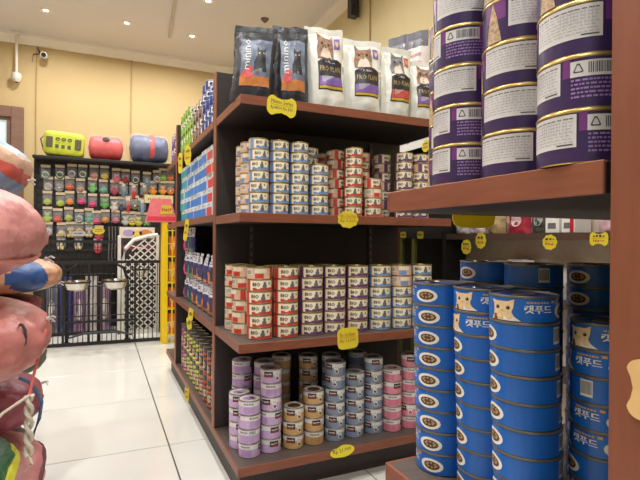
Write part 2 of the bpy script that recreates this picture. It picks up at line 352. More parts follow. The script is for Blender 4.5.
def kit_check(col, rgb, rgb2, r, h):
    key = ('check', col)
    if key in KIT: return KIT[key]
    mc = mat('check_'+col, rgb, .4); md = mat('check2_'+col, rgb2, .4); b = MB(); z0, z1 = .0012, h-.0034; H = z1-z0; c1, c2 = cyl(r-.0007), cyl(r-.0005)
    sleeve(b, r-.0009, z0, z1, 20, 0)
    for k in range(4):
        a = -180+90*k; b.surf(c1, a+8, a+55, z0+.3*H, z1-.05*H, 4, 1, 1); b.surf(c1, a+55, a+85, z0+.05*H, z0+.5*H, 2, 1, 2)
        b.poly([(a+30+12*math.cos(t), z0+.6*H+.2*H*math.sin(t)) for t in [q*.8 for q in range(8)]], c2, 2)
    KIT[key] = (tin_body(r, h, 20, m_steel), [('label', b.data('label', [mc, m_white, md])), ('lid', tin_lid(r, h, m_steel, m_steel, 14))])
    return KIT[key]
def kit_tall(col, rgb, rgb2, r, h):
    key = ('tall', col)
    if key in KIT: return KIT[key]
    mc = mat('tall_'+col, rgb, .4, var=.08, scale=50); md = mat('tall2_'+col, rgb2, .4); mk = mat('tall_black', (34,32,32), .4); b = MB(); z0, z1 = .0012, h-.0034; H = z1-z0; c1, c2 = cyl(r-.0007), cyl(r-.0005)
    sleeve(b, r-.0009, z0, z1, 22, 0)
    b.surf(c1, -70, 60, z0+.52*H, z0+.80*H, 8, 1, 1); b.surf(c1, -180, 180, z0+.02*H, z0+.12*H, 22, 1, 1)
    b.surf(c1, 60, 130, z0+.15*H, z1-.1*H, 5, 1, 2); b.surf(c1, -150, -80, z0+.2*H, z0+.65*H, 5, 1, 3)
    b.poly([(-10+22*math.cos(t), z0+.33*H+.14*H*math.sin(t)) for t in [q*.63 for q in range(10)]], c1, 3); b.scrib(-5, z0+.66*H, 60, .14*H, c2, 0, 5)
    for k in range(6): b.surf(c2, 66, 124, z0+(.22+.1*k)*H, z0+(.26+.1*k)*H, 3, 1, 0)
    KIT[key] = (tin_body(r, h, 22, m_steel), [('label', b.data('label', [mk, mc, md, m_kraft])), ('lid', tin_lid(r, h, m_steel, m_steel, 16))])
    return KIT[key]
def kit_purple(r, h):
    key = 'purple'
    if key in KIT: return KIT[key]
    n = 48; b = MB(); z0, z1 = .0012, h-.0032; H = z1-z0; c1, c2, c3 = (cyl(r-.0007+.00015*k) for k in range(3))
    mp = mat('can_purple', (58,40,88), .34, var=.05, scale=40); mm = mat('can_magenta', (118,56,128), .36, var=.08, scale=40); mpan = mat('can_panel', (214,214,214), .4, var=.03, scale=60)
    mtx = mat('can_fine_print', (182,180,186), .5); mlv = mat('can_lilac_print', (150,120,180), .5); mcat = mat('can_fur', (186,160,128), .6, var=.4, scale=260); mdk = mat('can_print_dark', (84,80,88), .5)
    sleeve(b, r-.0009, z0, z1, n, 0)
    b.surf(c1, -62, 28, z0+.30*H, z1-.02*H, 12, 1, 2)                       # nutrition panel
    rr = random.Random(3)
    for k in range(8):
        z = z1-.12*H-k*.068*H; a = -58
        while a < 20:
            L = rr.uniform(2, 8); b.surf(c2, a, min(a+L, 24), z, z+.024*H, 1, 1, 3 if k else 5); a += L+rr.uniform(1, 3)
    b.surf(c2, 4, 24, z0+.345*H, z0+.375*H, 3, 1, 5)
    for k in range(10): b.surf(c2, -20+4*k, -19.3+4*k, z1-.42*H, z1-.10*H, 1, 1, 3)
    b.surf(c1, 31, 40, z0+.62*H, z1, 2, 1, 1); b.surf(c1, 96, 118, z0+.58*H, z1, 3, 1, 1)
    b.surf(c1, 40, 98, z0+.62*H, z1-.06*H, 8, 1, 2)                         # barcode panel
    x = 60; rr = random.Random(5)
    while x < 94:
        q = rr.uniform(.5, 1.6); b.surf(c2, x, x+q, z0+.68*H, z1-.10*H, 1, 1, 5); x += q+rr.uniform(.5, 1.2)
    def ring(pts, wd):
        for i in range(len(pts)):
            (ax, az), (bx, bz) = pts[i], pts[(i+1) % len(pts)]; cx = 49; cz = z0+.78*H
            b.add([c2(ax, az), c2(bx, bz), c2(bx+(cx-bx)*wd, bz+(cz-bz)*wd), c2(ax+(cx-ax)*wd, az+(cz-az)*wd)], [(0, 1, 2, 3)], 5)
    ring([(43,z0+.72*H),(45,z0+.70*H),(53,z0+.70*H),(55,z0+.72*H),(50.5,z0+.89*H),(47.5,z0+.89*H)], .34)
    for k in range(5):
        a = 41
        while a < 112:
            L = rr.uniform(2, 7); b.surf(c2, a, a+L, z0+(.53-.085*k)*H, z0+(.57-.085*k)*H, 1, 1, 4); a += L+rr.uniform(.8, 2)
    b.poly([(-72,z0),(-100,z0),(-96,z0+.5*H),(-88,z1),(-80,z0+.62*H)], c3, 6, 4); b.surf(c1, -104, -66, z0+.55*H, z1, 4, 1, 1)
    b.surf(c1, 150, 215, z0+.2*H, z1-.1*H, 6, 1, 1); b.poly([(180+16*math.cos(t*.63), z0+.5*H+.3*H*math.sin(t*.63)) for t in range(10)], c2, 6)
    KIT[key] = (tin_body(r, h, n, m_goldrim), [('label', b.data('label', [mp, mm, mpan, mtx, mlv, mdk, mcat])), ('lid', tin_lid(r, h, m_goldrim, m_steel, 28))])
    return KIT[key]
def kit_blue(r, h):
    key = 'blue'
    if key in KIT: return KIT[key]
    n = 44; b = MB(); z0, z1 = .0010, h-.0032; H = z1-z0; c1, c2, c3, c4 = (cyl(r-.0007+.00015*k) for k in range(4))
    mb_ = mat('can_blue', (26,104,196), .34, var=.06, scale=30); mdb = mat('can_blue_deep', (16,70,160), .36); mfur = mat('kitten_cream', (234,206,160), .6, var=.1, scale=200); mrm = mat('blue_can_rim', (118,116,112), .4, .5)
    meat = mat('meat_bowl', (96,58,36), .6, var=.5, scale=300); mor = mat('print_gold', (206,160,84), .5); mbr = mat('kitten_brown', (128,66,32), .6)
    sleeve(b, r-.0009, z0, z1, n, 0)
    # kitten peeking up from the label's lower edge
    b.poly([(-60,z0+.01*H),(-4,z0+.01*H),(-16,z0+.22*H),(-20,z0+.40*H),(-17,z0+.60*H),(-15,z0+.97*H),(-26,z0+.86*H),(-46,z0+.85*H),(-60,z0+.90*H),(-55,z0+.70*H),(-54,z0+.42*H),(-56,z0+.20*H)], c2, 2, 5)
    for a in (-46, -26): b.poly([(a+3.6*math.cos(t*.63), z0+.58*H+.085*H*math.sin(t*.63)) for t in range(10)], c3, 3); b.poly([(a-1+.9*math.cos(t*.9), z0+.61*H+.022*H*math.sin(t*.9)) for t in range(7)], c4, 4)
    b.poly([(-36+2.2*math.cos(t*.9), z0+.43*H+.03*H*math.sin(t*.9)) for t in range(7)], c3, 6)
    b.surf(c3, -54, -46, z0+.02*H, z0+.26*H, 2, 1, 7); b.poly([(-34,z0+.02*H),(-6,z0+.02*H),(-18,z0+.22*H),(-34,z0+.20*H)], c3, 4, 4)
    for x in (-42, -24): b.poly([(x+6*math.cos(t*.63), z0+.20*H+.11*H*math.sin(t*.63)) for t in range(10)], c4, 2, 2)
    for dx in (-.7, 0, .7): b.text('캣푸드', 24+dx, z0+.56*H+abs(dx)*.0002, 46, .36*H, c2 if dx == 0 else c1, 4)
    for k in range(7): b.surf(c2, 4+5.6*k, 8.2+5.6*k, z0+.81*H, z0+.89*H, 1, 1, 6)
    for k in range(6): b.surf(c2, 8+5*k, 11+5*k, z0+.22*H, z0+.27*H, 1, 1, 8)
    b.surf(c2, 47, 55, z0+.82*H, z0+.94*H, 1, 1, 6)
    b.poly([(82+26*math.cos(t*.393), z0+.45*H+.36*H*math.sin(t*.393)) for t in range(16)], c2, 4, 4); b.poly([(82.5+18*math.cos(t*.393), z0+.45*H+.23*H*math.sin(t*.393)) for t in range(16)], c3, 5, 3)
    for k in range(8): b.poly([(82.5+11*math.cos(k*.8)+3*math.cos(t*1.05), z0+.47*H+.11*H*math.sin(k*.8)+.055*H*math.sin(t*1.05)) for t in range(6)], c4, 9)
    b.surf(c1, 210, 232, z0+.20*H, z1-.06*H, 3, 1, 4)
    for k in range(10): b.surf(c2, 211+2*k, 212+2*k, z0+.32*H, z1-.12*H, 1, 1, 3)
    for k in range(6): b.surf(c2, 116, 200, z0+(.2+.11*k)*H, z0+(.225+.11*k)*H, 6, 1, 8)
    lid = tin_lid(r, h, mdb, m_steel, 28)
    KIT[key] = (tin_body(r, h, n, mrm), [('label', b.data('label', [mb_, mdb, mfur, m_ink, m_white, meat, mor, mbr, mat('can_blue_print', (52,110,204), .4), mat('kibble', (170,150,112), .6)])), ('lid', lid)])
    return KIT[key]
def place_tin(kit, name, x, y, z, rot, label, group):
    me, parts = kit; o = link(name, me); o.location = (x, y, z); o.rotation_euler.z = rot
    for pn, pm in parts: link(pn, pm, o)
    return tag(o, label, 'tin', group)
def face(x, y): return -math.atan2(x, y)
def stack(kit, name, x, y, z, h, n, desc, where, group, rots=None, jit=.0012, lean=(0, 0)):
    for i in range(n):
        rr = rots[i % len(rots)] if rots else random.uniform(-12, 12)
        place_tin(kit, name, x+lean[0]*i+random.uniform(-jit, jit), y+lean[1]*i+random.uniform(-jit, jit), z+i*h+.0008, face(x, y)+R(rr), '%s, %s in %s' % (desc, tier(i, n), where), group)

# purple tins on the near display
kp = kit_purple(.0405, .0465); PG = 'purple tins on the near shelf'
stack(kp, 'purple_tin', .4060, .3035, .871, .0465, 4, 'purple gold-rimmed tin', 'stack beside the wooden post', PG, [-36,-56,-8,38], .0006)
stack(kp, 'purple_tin', .4165, .3868, .871, .0465, 5, 'purple gold-rimmed tin', 'second purple stack from the wooden post', PG, [-10,-4,2,44,30], .0006)
stack(kp, 'purple_tin', .4125, .4690, .871, .0465, 5, 'purple gold-rimmed tin', 'third purple stack from the wooden post', PG, [-54,-56,-12,-76,4], .0006)
stack(kp, 'purple_tin', .459, .538, .871, .0465, 5, 'purple gold-rimmed tin', 'purple stack farthest from the wooden post', PG, [10,0,20,-150,30], .0006)
# blue tins
kb = kit_blue(.0370, .0285); BG = 'blue tins on the lower near shelf'; bz = .489; bh = .0285
stack(kb, 'blue_tin', .440, .541, bz, bh, 9, 'flat blue tin with white bowl', 'blue stack at the shelf corner', BG, [-106,-108,-110,-112,-110,-108,-110,-106,-110], .0005, (-.0007, .0005))
stack(kb, 'blue_tin', .450, .466, bz, bh, 9, 'flat blue tin', 'second blue stack from the shelf corner', BG, [-150,-152,-146,-156,-150,-148,-152,-34,-4], .0005, (-.0007, .0005))
stack(kb, 'blue_tin', .439, .392, bz, bh, 9, 'flat blue tin', 'front blue stack with the large kitten on top', BG, [-148,-146,-150,-148,-144,-150,-152,-156,2], .0005, (-.0007, .0005))
stack(kb, 'blue_tin', .512, .352, bz, bh, 8, 'flat blue tin', 'blue stack beside the wooden post', BG, [110,-110,-150,-60,-56,108,-54,-8], .0005)
stack(kb, 'blue_tin', .517, .542, bz, bh, 10, 'shaded blue tin', 'taller blue stack behind the shelf corner', BG, [-130], .0005)
stack(kb, 'blue_tin', .526, .465, bz, bh, 10, 'shaded blue tin', 'back blue stack behind the front kitten', BG, [160], .0005)
stack(kb, 'blue_tin', .605, .430, bz, bh, 10, 'shaded blue tin', 'back blue stack nearest the wooden post', BG, [-120], .0005)

# small tins on the second shelf of the middle display
r2, h2 = .0322, .0333; z2 = .882; SG = 'small tins on the eye-level shelf'
kbl, krd, kpu = kit_bio('blue', (112,150,200), r2, h2), kit_bio('red', (206,64,54), r2, h2), kit_bio('purple', (108,62,112), r2, h2)
DB, DR, DP = 'small cream tin with blue band', 'small cream tin with red band', 'small cream tin with purple band'
side = [90, 120, 140, 75, 150, 100, 130]
for kit, x, y, n, dd, wh, rots in [
    (kbl,.453,1.455,7,DB,'leftmost front stack of blue-banded tins',[0,-8,-14,6,-4,10,20]), (kbl,.521,1.458,7,DB,'second front stack of blue-banded tins',[16,14,18,14,16,14,10]),
    (kbl,.589,1.456,7,DB,'third front stack of blue-banded tins',[4,2,4,6,2,0,4]), (kbl,.660,1.455,5,DB,'short front stack of blue-banded tins',[2,4,0,4,2]),
    (kbl,.446,1.528,7,DB,'stack behind leftmost blue-banded stack',side), (kbl,.450,1.600,7,DB,'rearmost stack behind leftmost blue-banded stack',side[::-1]), (kbl,.655,1.527,7,DB,'stack behind short blue-banded stack',[30,8]),
    (krd,.790,1.455,7,DR,'tall front stack of red-banded tins',[-8,-6,-10,-4,-8,-6,-10]), (krd,.868,1.457,4,DR,'short front stack of red-banded tins',[-8,-4,160,40]),
    (krd,.757,1.527,7,DR,'stack behind tall red-banded stack',[70,60,90]), (krd,.742,1.602,7,DR,'rearmost stack of red-banded tins',[120,90]), (krd,.862,1.527,7,DR,'stack behind short red-banded stack',[140,40]),
    (kpu,.997,1.455,7,DP,'front stack of purple-banded tins',[-4,-6,-8,0,-10,-4,-6]), (kpu,1.071,1.456,7,DP,'rightmost front stack of purple-banded tins',[-20,-4,60]),
    (kpu,.950,1.527,7,DP,'stack behind front purple-banded stack',[50,90]), (kpu,.968,1.602,7,DP,'rearmost stack of purple-banded tins',[20])]:
    stack(kit, 'small_tin', x, y, z2, h2, n, dd, wh, SG, rots)

# wide tins on the third shelf
r3, h3 = .0405, .0376; z3 = .489; TG = 'wide tins on the middle shelf'
kr3, kp3, kb3 = kit_bio('red', (206,60,52), r3, h3), kit_bio('purple', (116,58,118), r3, h3), kit_bio('blue', (108,140,192), r3, h3)
WR, WP, WB = 'wide cream tin with red band', 'wide cream tin with purple band', 'wide cream tin with blue band'
for kit, x, y, n, dd, wh, rots in [
    (kr3,.464,1.474,6,WR,'leftmost front stack on its shelf',[-8,0,-2,-4,2,130]), (kr3,.553,1.470,6,WR,'second front stack on its shelf',[10,8,12,10,8,12]),
    (kp3,.643,1.474,6,WP,'third front stack on its shelf',[0,4,8,6,4,8]), (kp3,.729,1.474,6,WP,'fourth front stack on its shelf',[4,0,4,2,6,4]),
    (kp3,.816,1.472,6,WP,'fifth front stack on its shelf',[6,4,0,4,2,4]), (kb3,.906,1.466,6,WB,'sixth front stack on its shelf',[0,2,4,0,2,4]),
    (kb3,.992,1.462,6,WB,'seventh front stack on its shelf',[10,12,8,10,150,140]), (kb3,1.078,1.460,6,WB,'eighth front stack on its shelf',[4]),
    (kr3,.440,1.572,6,WR,'stack behind leftmost front stack',[100,80,110,60,120,90]), (kr3,.438,1.660,6,WR,'rearmost stack behind the leftmost',[140,110,90]),
    (kr3,.548,1.560,6,WR,'back stack behind second front stack',[60]), (kp3,.643,1.562,6,WP,'back stack behind third front stack',[90]), (kp3,.735,1.562,6,WP,'back stack behind fourth front stack',[20])]:
    stack(kit, 'wide_tin', x, y, z3, h3, n, dd, wh, TG, rots)

# printed tins on the bottom shelf
r4, h4 = .0352, .0445; z4 = .12; LG = 'printed tins on the bottom shelf'
kl, kw, ks, kk = kit_pate('lilac', (202,172,212), (186,152,198), r4, h4), kit_pate('brown', (204,164,108), (188,144,88), r4, h4), kit_pate('slate', (132,148,174), (112,128,156), r4, h4), kit_pate('pink', (226,146,164), (214,124,146), r4, h4)
for kit, x, y, n, dd, wh, rots in [
    (kl,.437,1.482,4,'lilac tin','leftmost front stack of lilac tins',[100,-120,150,120]), (kl,.510,1.488,6,'lilac tin','right front stack of lilac tins',[45,50,70,-5,120,10]),
    (kl,.425,1.556,4,'lilac tin','short stack behind leftmost lilac stack',[35,30,10,10]), (kl,.452,1.628,6,'lilac tin','tall rear stack of lilac tins',[70,60,100]), (kl,.515,1.580,6,'lilac tin','tall stack behind right lilac stack',[100,130]),
    (kw,.588,1.486,3,'tan brown tin','short front stack of brown tins',[10,12,6]), (kw,.663,1.488,4,'tan brown tin','right front stack of brown tins',[130,40,14,16]),
    (kw,.690,1.600,6,'tan brown tin','tall rear stack of brown tins',[10,14]), (kw,.600,1.640,6,'tan brown tin','dim rear stack of brown tins',[-140]),
    (ks,.741,1.484,6,'slate blue tin','leftmost front stack of slate tins',[8,10,6,12,-30,-20]), (ks,.818,1.485,5,'slate blue tin','shorter middle stack of slate tins',[8,10,6,8,12]),
    (ks,.895,1.488,6,'slate blue tin','right front stack of slate tins',[-10,-12,-8,-14,-10,40]), (ks,.770,1.575,6,'slate blue tin','left rear stack of slate tins',[60]), (ks,.880,1.580,6,'slate blue tin','right rear stack of slate tins',[100]),
    (kk,.968,1.476,5,'pink tin','left stack of pink tins',[110,120,130,60,100]), (kk,1.044,1.474,6,'pink tin','right stack of pink tins',[130,-20,110,120,140,30]), (kk,1.118,1.478,6,'pink tin','rightmost pink stack',[20,110])]:
    stack(kit, 'printed_tin', x, y, z4, h4, n, dd+' with pale shoulder', wh, LG, rots)

# aisle side of the middle display: top shelf tins
r5, h5 = .034, .040; z5 = 1.238; AG = 'tins on the aisle top shelf'
kn, kg, kc = kit_check('navy', (58,84,160), (30,50,120), r5, h5), kit_check('green', (150,196,60), (70,120,40), r5, h5), kit_check('brown', (150,120,110), (70,50,56), r5, h5)
for kit, ys, n, dd in [(kn,[1.815,1.886,1.957,2.028],[4,4,5,5],'navy and white checked tin'), (kc,[2.104,2.175,2.246],[4,4,4],'brown and white tin'), (kg,[2.322,2.393,2.464,2.535,2.606],[4,5,5,5,5],'lime green and white tin')]:
    for k, (y, q) in enumerate(zip(ys, n)): stack(kit, 'checked_tin', .418, y, z5, h5, q, dd, '%s stack from the endcap' % ORD[k], AG, [-50,-60,-40,-70])
for k, y in enumerate((2.80, 2.88, 2.96)): stack(kit_check('violet', (130,96,150), (70,50,100), r5, h5), 'checked_tin', .418, y, 1.24, h5, 4, 'violet and white tin', '%s stack past far divider' % ORD[k], AG, [-50,-70])
# bottom shelf tall cans
z6 = .1206; CG = 'tall cans on the aisle bottom shelf'
tall = [('magenta', (206,80,170), (226,200,210)), ('peach', (224,160,130), (230,220,210)), ('yellow', (226,216,70), (230,228,210)), ('lime', (200,220,70), (220,222,214)), ('orange', (222,104,50), (226,220,214)), ('red', (206,66,60), (226,216,206)), ('tan', (206,164,120), (224,216,206))]
for k, y in enumerate([2.630,2.546,2.462,2.378,2.294,2.210,2.126,2.042,1.958,1.874]):
    cn, ca, cb = tall[[0,1,3,2,3,2,6,5,4,6][k]]
    stack(kit_tall(cn, ca, cb, .0395, .115), 'tall_can', .437, y, z6, .115, 2, 'tall black can with %s print' % cn, '%s stack from the far divider' % ORD[k], CG, [-40,-60])

# ---------------------------------------------------------------- cartons and pouches on the aisle side
m_silv = mat('carton_white', (226,228,230), .4, var=.06, scale=50)
def carton(y, z, rgb, cn, label):
    k = 'carton_'+cn
    if k not in KIT:
        mc = mat(k, rgb, .4, var=.06, scale=40)
        KIT[k] = (MB().box(0, .16, -.047, .047, 0, .056, c=.002).data('carton', [m_silv]), MB().box(-.0006, .0008, -.046, .046, .002, .036).box(-.0009, .0008, -.020, .02, .042, .052, 1).data('printed_panel', [mc, mat('carton_pale', (176,200,220), .4)], False))
    o = link('carton', KIT[k][0]); o.location = (.40+random.uniform(-.004, .004), y, z); link('printed_panel', KIT[k][1], o); tag(o, label, 'carton', 'cartons on the aisle shelf')
for cn, rgb, ys, n in [('teal', (52,168,190), [2.638,2.540], 5), ('sky blue', (58,130,220), [2.444,2.346,2.248,2.150,2.052], 5), ('red', (222,60,58), [1.945,1.838], 5)]:
    for k, y in enumerate(ys):
        for i in range(n): carton(y, .8930+i*.0565, rgb, cn, '%s carton, %s, %s %s column from the far divider' % (cn, tier(i, n), ORD[k], cn))

def bag_fn(w_, h, dp, seed=0, top=.06, wr=.004, gus=.75):
    """front(+)/back(-) surfaces of a filled stand-up bag; u in -1..1, v in 0..1"""
    def prof(v):
        P = [(0,gus),(.12,.92),(.3,1),(.55,.86),(.75,.55),(.88,.22),(.93,.05),(1,.02)]
        for (a, x), (b, y) in zip(P, P[1:]):
            if v <= b: t = (v-a)/(b-a); return x+(y-x)*(t*t*(3-2*t))
        return .02
    def fn(u, v, s=1, off=0):
        lat = max(0, 1-abs(u)**2.6)**.55; t = prof(v)*dp/2*lat
        x = u*w_/2*(1-.05*math.sin(math.pi*min(1, v*1.1))*(1 if dp > .05 else .5))
        nz = noise.noise(Vector((u*2.2+seed, v*5, s*3.1+seed)))*wr*(1 if v < .9 else .5)+noise.noise(Vector((u*6+seed, v*11, s*7.7)))*wr*.4
        lean = noise.noise(Vector((seed*1.7, v*2, 5)))*.012*v
        edge = 1 if abs(u) < .98 else .3
        return (x+nz*.4, -s*(t+off)-nz*edge*s+lean, v*h+noise.noise(Vector((u*1.5, seed, 9)))*.006*v)
    return fn
def make_bag(fn, mats, nu=14, nv=20, seal_from=.93):
    b = MB()
    b.surf(lambda u, v: fn(u, v, 1), -1, 1, 0, seal_from, nu, nv, 0); b.surf(lambda u, v: fn(-u, v, -1), -1, 1, 0, seal_from, nu, nv, 0)
    n = nu; fr = [fn(-1+2*i/n, 0, 1) for i in range(n+1)]; bk = [fn(-1+2*i/n, 0, -1) for i in range(n+1)]
    b.add(fr+bk, [(i, n+1+i, n+2+i, i+1) for i in range(n)], 0)
    return b
def seal_geo(fn, nu=14):
    b = MB(); b.surf(lambda u, v: fn(u, v, 1, .0008), -1, 1, .925, 1, nu, 3, 0); b.surf(lambda u, v: fn(-u, v, -1, .0008), -1, 1, .925, 1, nu, 3, 0); return b
# pouches on the aisle third shelf
m_nav = mat('pouch_navy', (58,58,110), .35, var=.35, scale=40); m_pw = mat('pouch_white', (216,214,222), .35, var=.05); POU = {}
def pouch(y, z, acc, an, label, rz=0):
    if an not in POU:
        fn = bag_fn(.114, .122, .05, seed=len(POU)*3+1); b = make_bag(fn, None, 10, 14); p = MB(); q = lambda u, v: fn(u, v, 1, .0008); ma = mat('pouch_acc_'+an, acc, .4, var=.1, scale=60)
        p.surf(q, -.95, .95, .62, .90, 8, 4, 0); p.poly([(.35*math.cos(t*.52), .30+.17*math.sin(t*.52)) for t in range(12)], lambda u, v: fn(u, v, 1, .0014), 1); p.surf(lambda u, v: fn(u, v, 1, .0014), -.6, .6, .70, .80, 6, 1, 2); p.surf(q, -.9, .9, .04, .14, 8, 1, 1)
        POU[an] = (b.data('food_pouch', [m_nav], True, 60), p.data('printed_front', [m_pw, ma, m_nav], True, 60), seal_geo(fn, 10).data('top_seal', [m_pw], True, 60))
    a, p, s = POU[an]; o = link('food_pouch', a); o.location = (.432, y, z); o.rotation_euler.z = R(-90)+rz; link('printed_front', p, o); link('top_seal', s, o); tag(o, label, 'pouch', 'pouches on the aisle shelf')
for k, y in enumerate([2.615,2.490,2.365,2.240,2.115,1.990,1.865]):
    an, acc = [('pink', (206,80,120)),('green', (70,150,90)),('orange', (214,140,80)),('pale orange', (226,170,110)),('amber', (220,130,60)),('orange', (214,140,80)),('amber', (220,130,60))][k]
    for i in range(3 if k < 2 else 2): pouch(y+random.uniform(-.004,.004), 0.4865+i*.1245, acc, an, 'navy pouch with %s accents, %s row, %s from the far divider' % (an, ['lower','middle','upper'][i], ORD[k]), random.uniform(-.12, .12))

# ---------------------------------------------------------------- bags on top of the middle display
m_bag_w = mat('bag_pearl', (230,230,220), .32, var=.04, scale=20, bump=.25, bscale=45); m_bag_k = mat('bag_charcoal', (48,50,54), .38, var=.12, scale=20, bump=.3, bscale=45)
m_lblk = mat('print_dark_panel', (46,42,48), .4, var=.1); m_lpur = mat('print_purple', (128,98,170), .4); m_lred = mat('print_coral', (196,84,72), .4); m_lgold = mat('print_gold_text', (196,170,112), .4); m_lyel = mat('print_yellow_strip', (206,170,60), .4)
m_cat1 = mat('print_tabby', (146,112,84), .5, var=.5, scale=70); m_catp = mat('print_tabby_pale', (222,204,184), .5, var=.1, scale=60); m_grycat = mat('print_grey_cat', (120,118,122), .5, var=.4, scale=60)
def loc_place(o, x, y, z, rz=0, rx=0, ry=0):
    for q in [o]+list(o.children):
        for v in q.data.vertices: v.co.x += math.tan(ry)*v.co.z
    o.location = (x, y, z-min(v.co.z for v in o.data.vertices)); o.rotation_euler = (0, 0, rz)
def white_bag(x, y, w_, h, seed, rz, label, accent, cat, rx=0, ry=0, z=1.2346):
    fn = bag_fn(w_, h, .085, seed, wr=.006); o = make_bag(fn, None).build('pet_food_bag', m_bag_w, None, True, 60); q = lambda u, v: fn(u, v, 1, .0010); q2 = lambda u, v: fn(u, v, 1, .0017); q3 = lambda u, v: fn(u, v, 1, .0023)
    seal_geo(fn).build('top_seal', m_bag_w, o, True, 60)
    p = MB(); p.surf(q, -.52, .80, .22, .56, 14, 12, 0); p.poly([(-.52,.555),(.80,.555),(.5,.60),(.14,.62),(-.24,.60)], q2, 0, 5)
    p.surf(q2, -.48, .78, .27, .38, 14, 4, 1); p.surf(q2, -.48, .78, .235, .265, 14, 2, 2)
    p.text('PURINA', .14, .560, .50, .028, q2, 5); p.text('PRO PLAN', .14, .475, 1.12, .066, q3, 3)
    for k in range(5): p.surf(q3, -.34, -.34+.6-.1*k, .375-.015*k, .380-.015*k, 6, 1, 5)
    p.surf(q, .46, .80, .74, .88, 4, 4, 1); p.poly([(.63,.76),(.72,.80),(.70,.85),(.63,.83),(.56,.85),(.54,.80)], q2, 3)
    p.build('printed_panel', [m_lblk, accent, m_lyel, m_lgold, m_lpur, m_white], o, True, 60)
    c = MB(); c.poly([(-.50,.60),(.36,.60),(.40,.70),(.38,.79),(.42,.915),(.24,.87),(-.18,.875),(-.40,.935),(-.42,.80),(-.52,.70)], q2, 0, 5)
    c.poly([(-.36,.61),(.26,.61),(.20,.70),(.06,.75),(-.10,.75),(-.26,.70)], q3, 1, 4)
    for a in (-.24, .14): c.poly([(a+.065*math.cos(t*.8), .785+.020*math.sin(t*.8)) for t in range(8)], q3, 2)
    c.poly([(-.05,.725),(.02,.745),(-.12,.745)], lambda u, v: fn(u, v, 1, .0028), 2)
    c.build('kitten_print', [cat, m_catp, m_ink], o, True, 60)
    loc_place(o, x, y, z, rz, rx, ry); tag(o, label, 'bag', 'pearl white bags on the top shelf'); return o
white_bag(.692, 1.466, .132, .275, 1.0, R(-10), 'pearl white pet food bag, tallest, right of the charcoal bags', m_lpur, m_cat1, 0, R(-3))
white_bag(.828, 1.470, .138, .262, 2.3, R(-12), 'pearl white pet food bag with purple strip, second from the left', m_lpur, m_cat1)
white_bag(.957, 1.470, .120, .260, 3.7, R(-6), 'pearl white pet food bag with coral strip and grey cat', m_lred, m_grycat, 0, R(3))
white_bag(1.083, 1.470, .122, .228, 5.1, R(-14), 'pearl white pet food bag partly hidden behind the purple tins', m_lpur, m_cat1)
white_bag(.672, 1.60, .130, .262, 6.2, R(-10), 'pearl white bag peeking out behind the tallest front bag', m_lpur, m_cat1)
white_bag(.800, 1.590, .130, .235, 7.9, R(-14), 'pearl white bag hidden between the two front purple-strip bags', m_lpur, m_cat1)
white_bag(.925, 1.590, .130, .235, 8.4, R(-14), 'pearl white bag hidden behind the coral strip bag', m_lred, m_grycat)
m_blu = mat('print_steel_blue', (112,124,144), .4, var=.35, scale=30); m_orange = mat('print_orange', (206,130,64), .4, var=.15, scale=40); m_pinkmeat = mat('print_meat_pink', (206,84,84), .5, var=.3, scale=80)
def black_bag(x, y, w_, h, seed, rz, ry, label, rx=0):
    fn = bag_fn(w_, h, .085, seed, wr=.007); o = make_bag(fn, None).build('pet_food_bag', m_bag_k, None, True, 60); q = lambda u, v: fn(u, v, 1, .0010); q2 = lambda u, v: fn(u, v, 1, .0017); q3 = lambda u, v: fn(u, v, 1, .0024)
    seal_geo(fn).build('top_seal', m_bag_k, o, True, 60)
    p = MB(); p.surf(q, -.66, .80, .16, .80, 14, 20, 0); p.surf(q2, -.64, .78, .165, .29, 12, 4, 1)
    p.poly([(-.30+.30*math.cos(t*.63), .31+.055*math.sin(t*.63)) for t in range(10)], q3, 2); p.poly([(-.45,.36),(-.1,.34),(.0,.41),(-.3,.43)], q3, 2)
    p.text('minino', -.36, .585, .30, .22, lambda u, v: q3(-.38-(v-.585)*1.6, .59+(u+.36)*1.45), 3)
    p.poly([(.02,.36),(.62,.36),(.55,.50),(.50,.58),(.55,.70),(.40,.65),(.25,.65),(.10,.71),(.14,.58),(.0,.48)], q2, 4, 4)
    p.poly([(-.1,.30),(.7,.30),(.72,.36),(.3,.40),(-.05,.36)], q2, 5)
    for a in (.22, .42): p.poly([(a+.045*math.cos(t*.8), .605+.012*math.sin(t*.8)) for t in range(8)], q3, 6)
    p.build('printed_panel', [m_blu, m_orange, m_pinkmeat, m_white, mat('print_black_cat', (34,34,40), .5, var=.2), m_grycat, m_lgold], o, True, 60)
    loc_place(o, x, y, 1.2346, rz, rx, ry); tag(o, label, 'bag', 'charcoal bags on the top shelf')
black_bag(.430, 1.470, .132, .235, 11.3, R(-14), R(4), 'charcoal pet food bag leaning right at the shelf corner')
black_bag(.567, 1.474, .114, .262, 12.9, R(-14), R(-1), 'upright charcoal pet food bag with a pointed top corner')
black_bag(.520, 1.590, .140, .225, 14.2, R(-18), 0, 'charcoal pet food bag squeezed behind the two front charcoal bags')
m_gtop = mat('bag_slate_top', (112,112,124), .45, var=.15, scale=30); m_wor = mat('bag_white_print', (234,228,226), .4, var=.06, scale=40); m_org = mat('bag_orange_print', (232,150,96), .45, var=.2, scale=50); m_rosy = mat('bag_rosy_print', (222,140,130), .45, var=.2, scale=60)
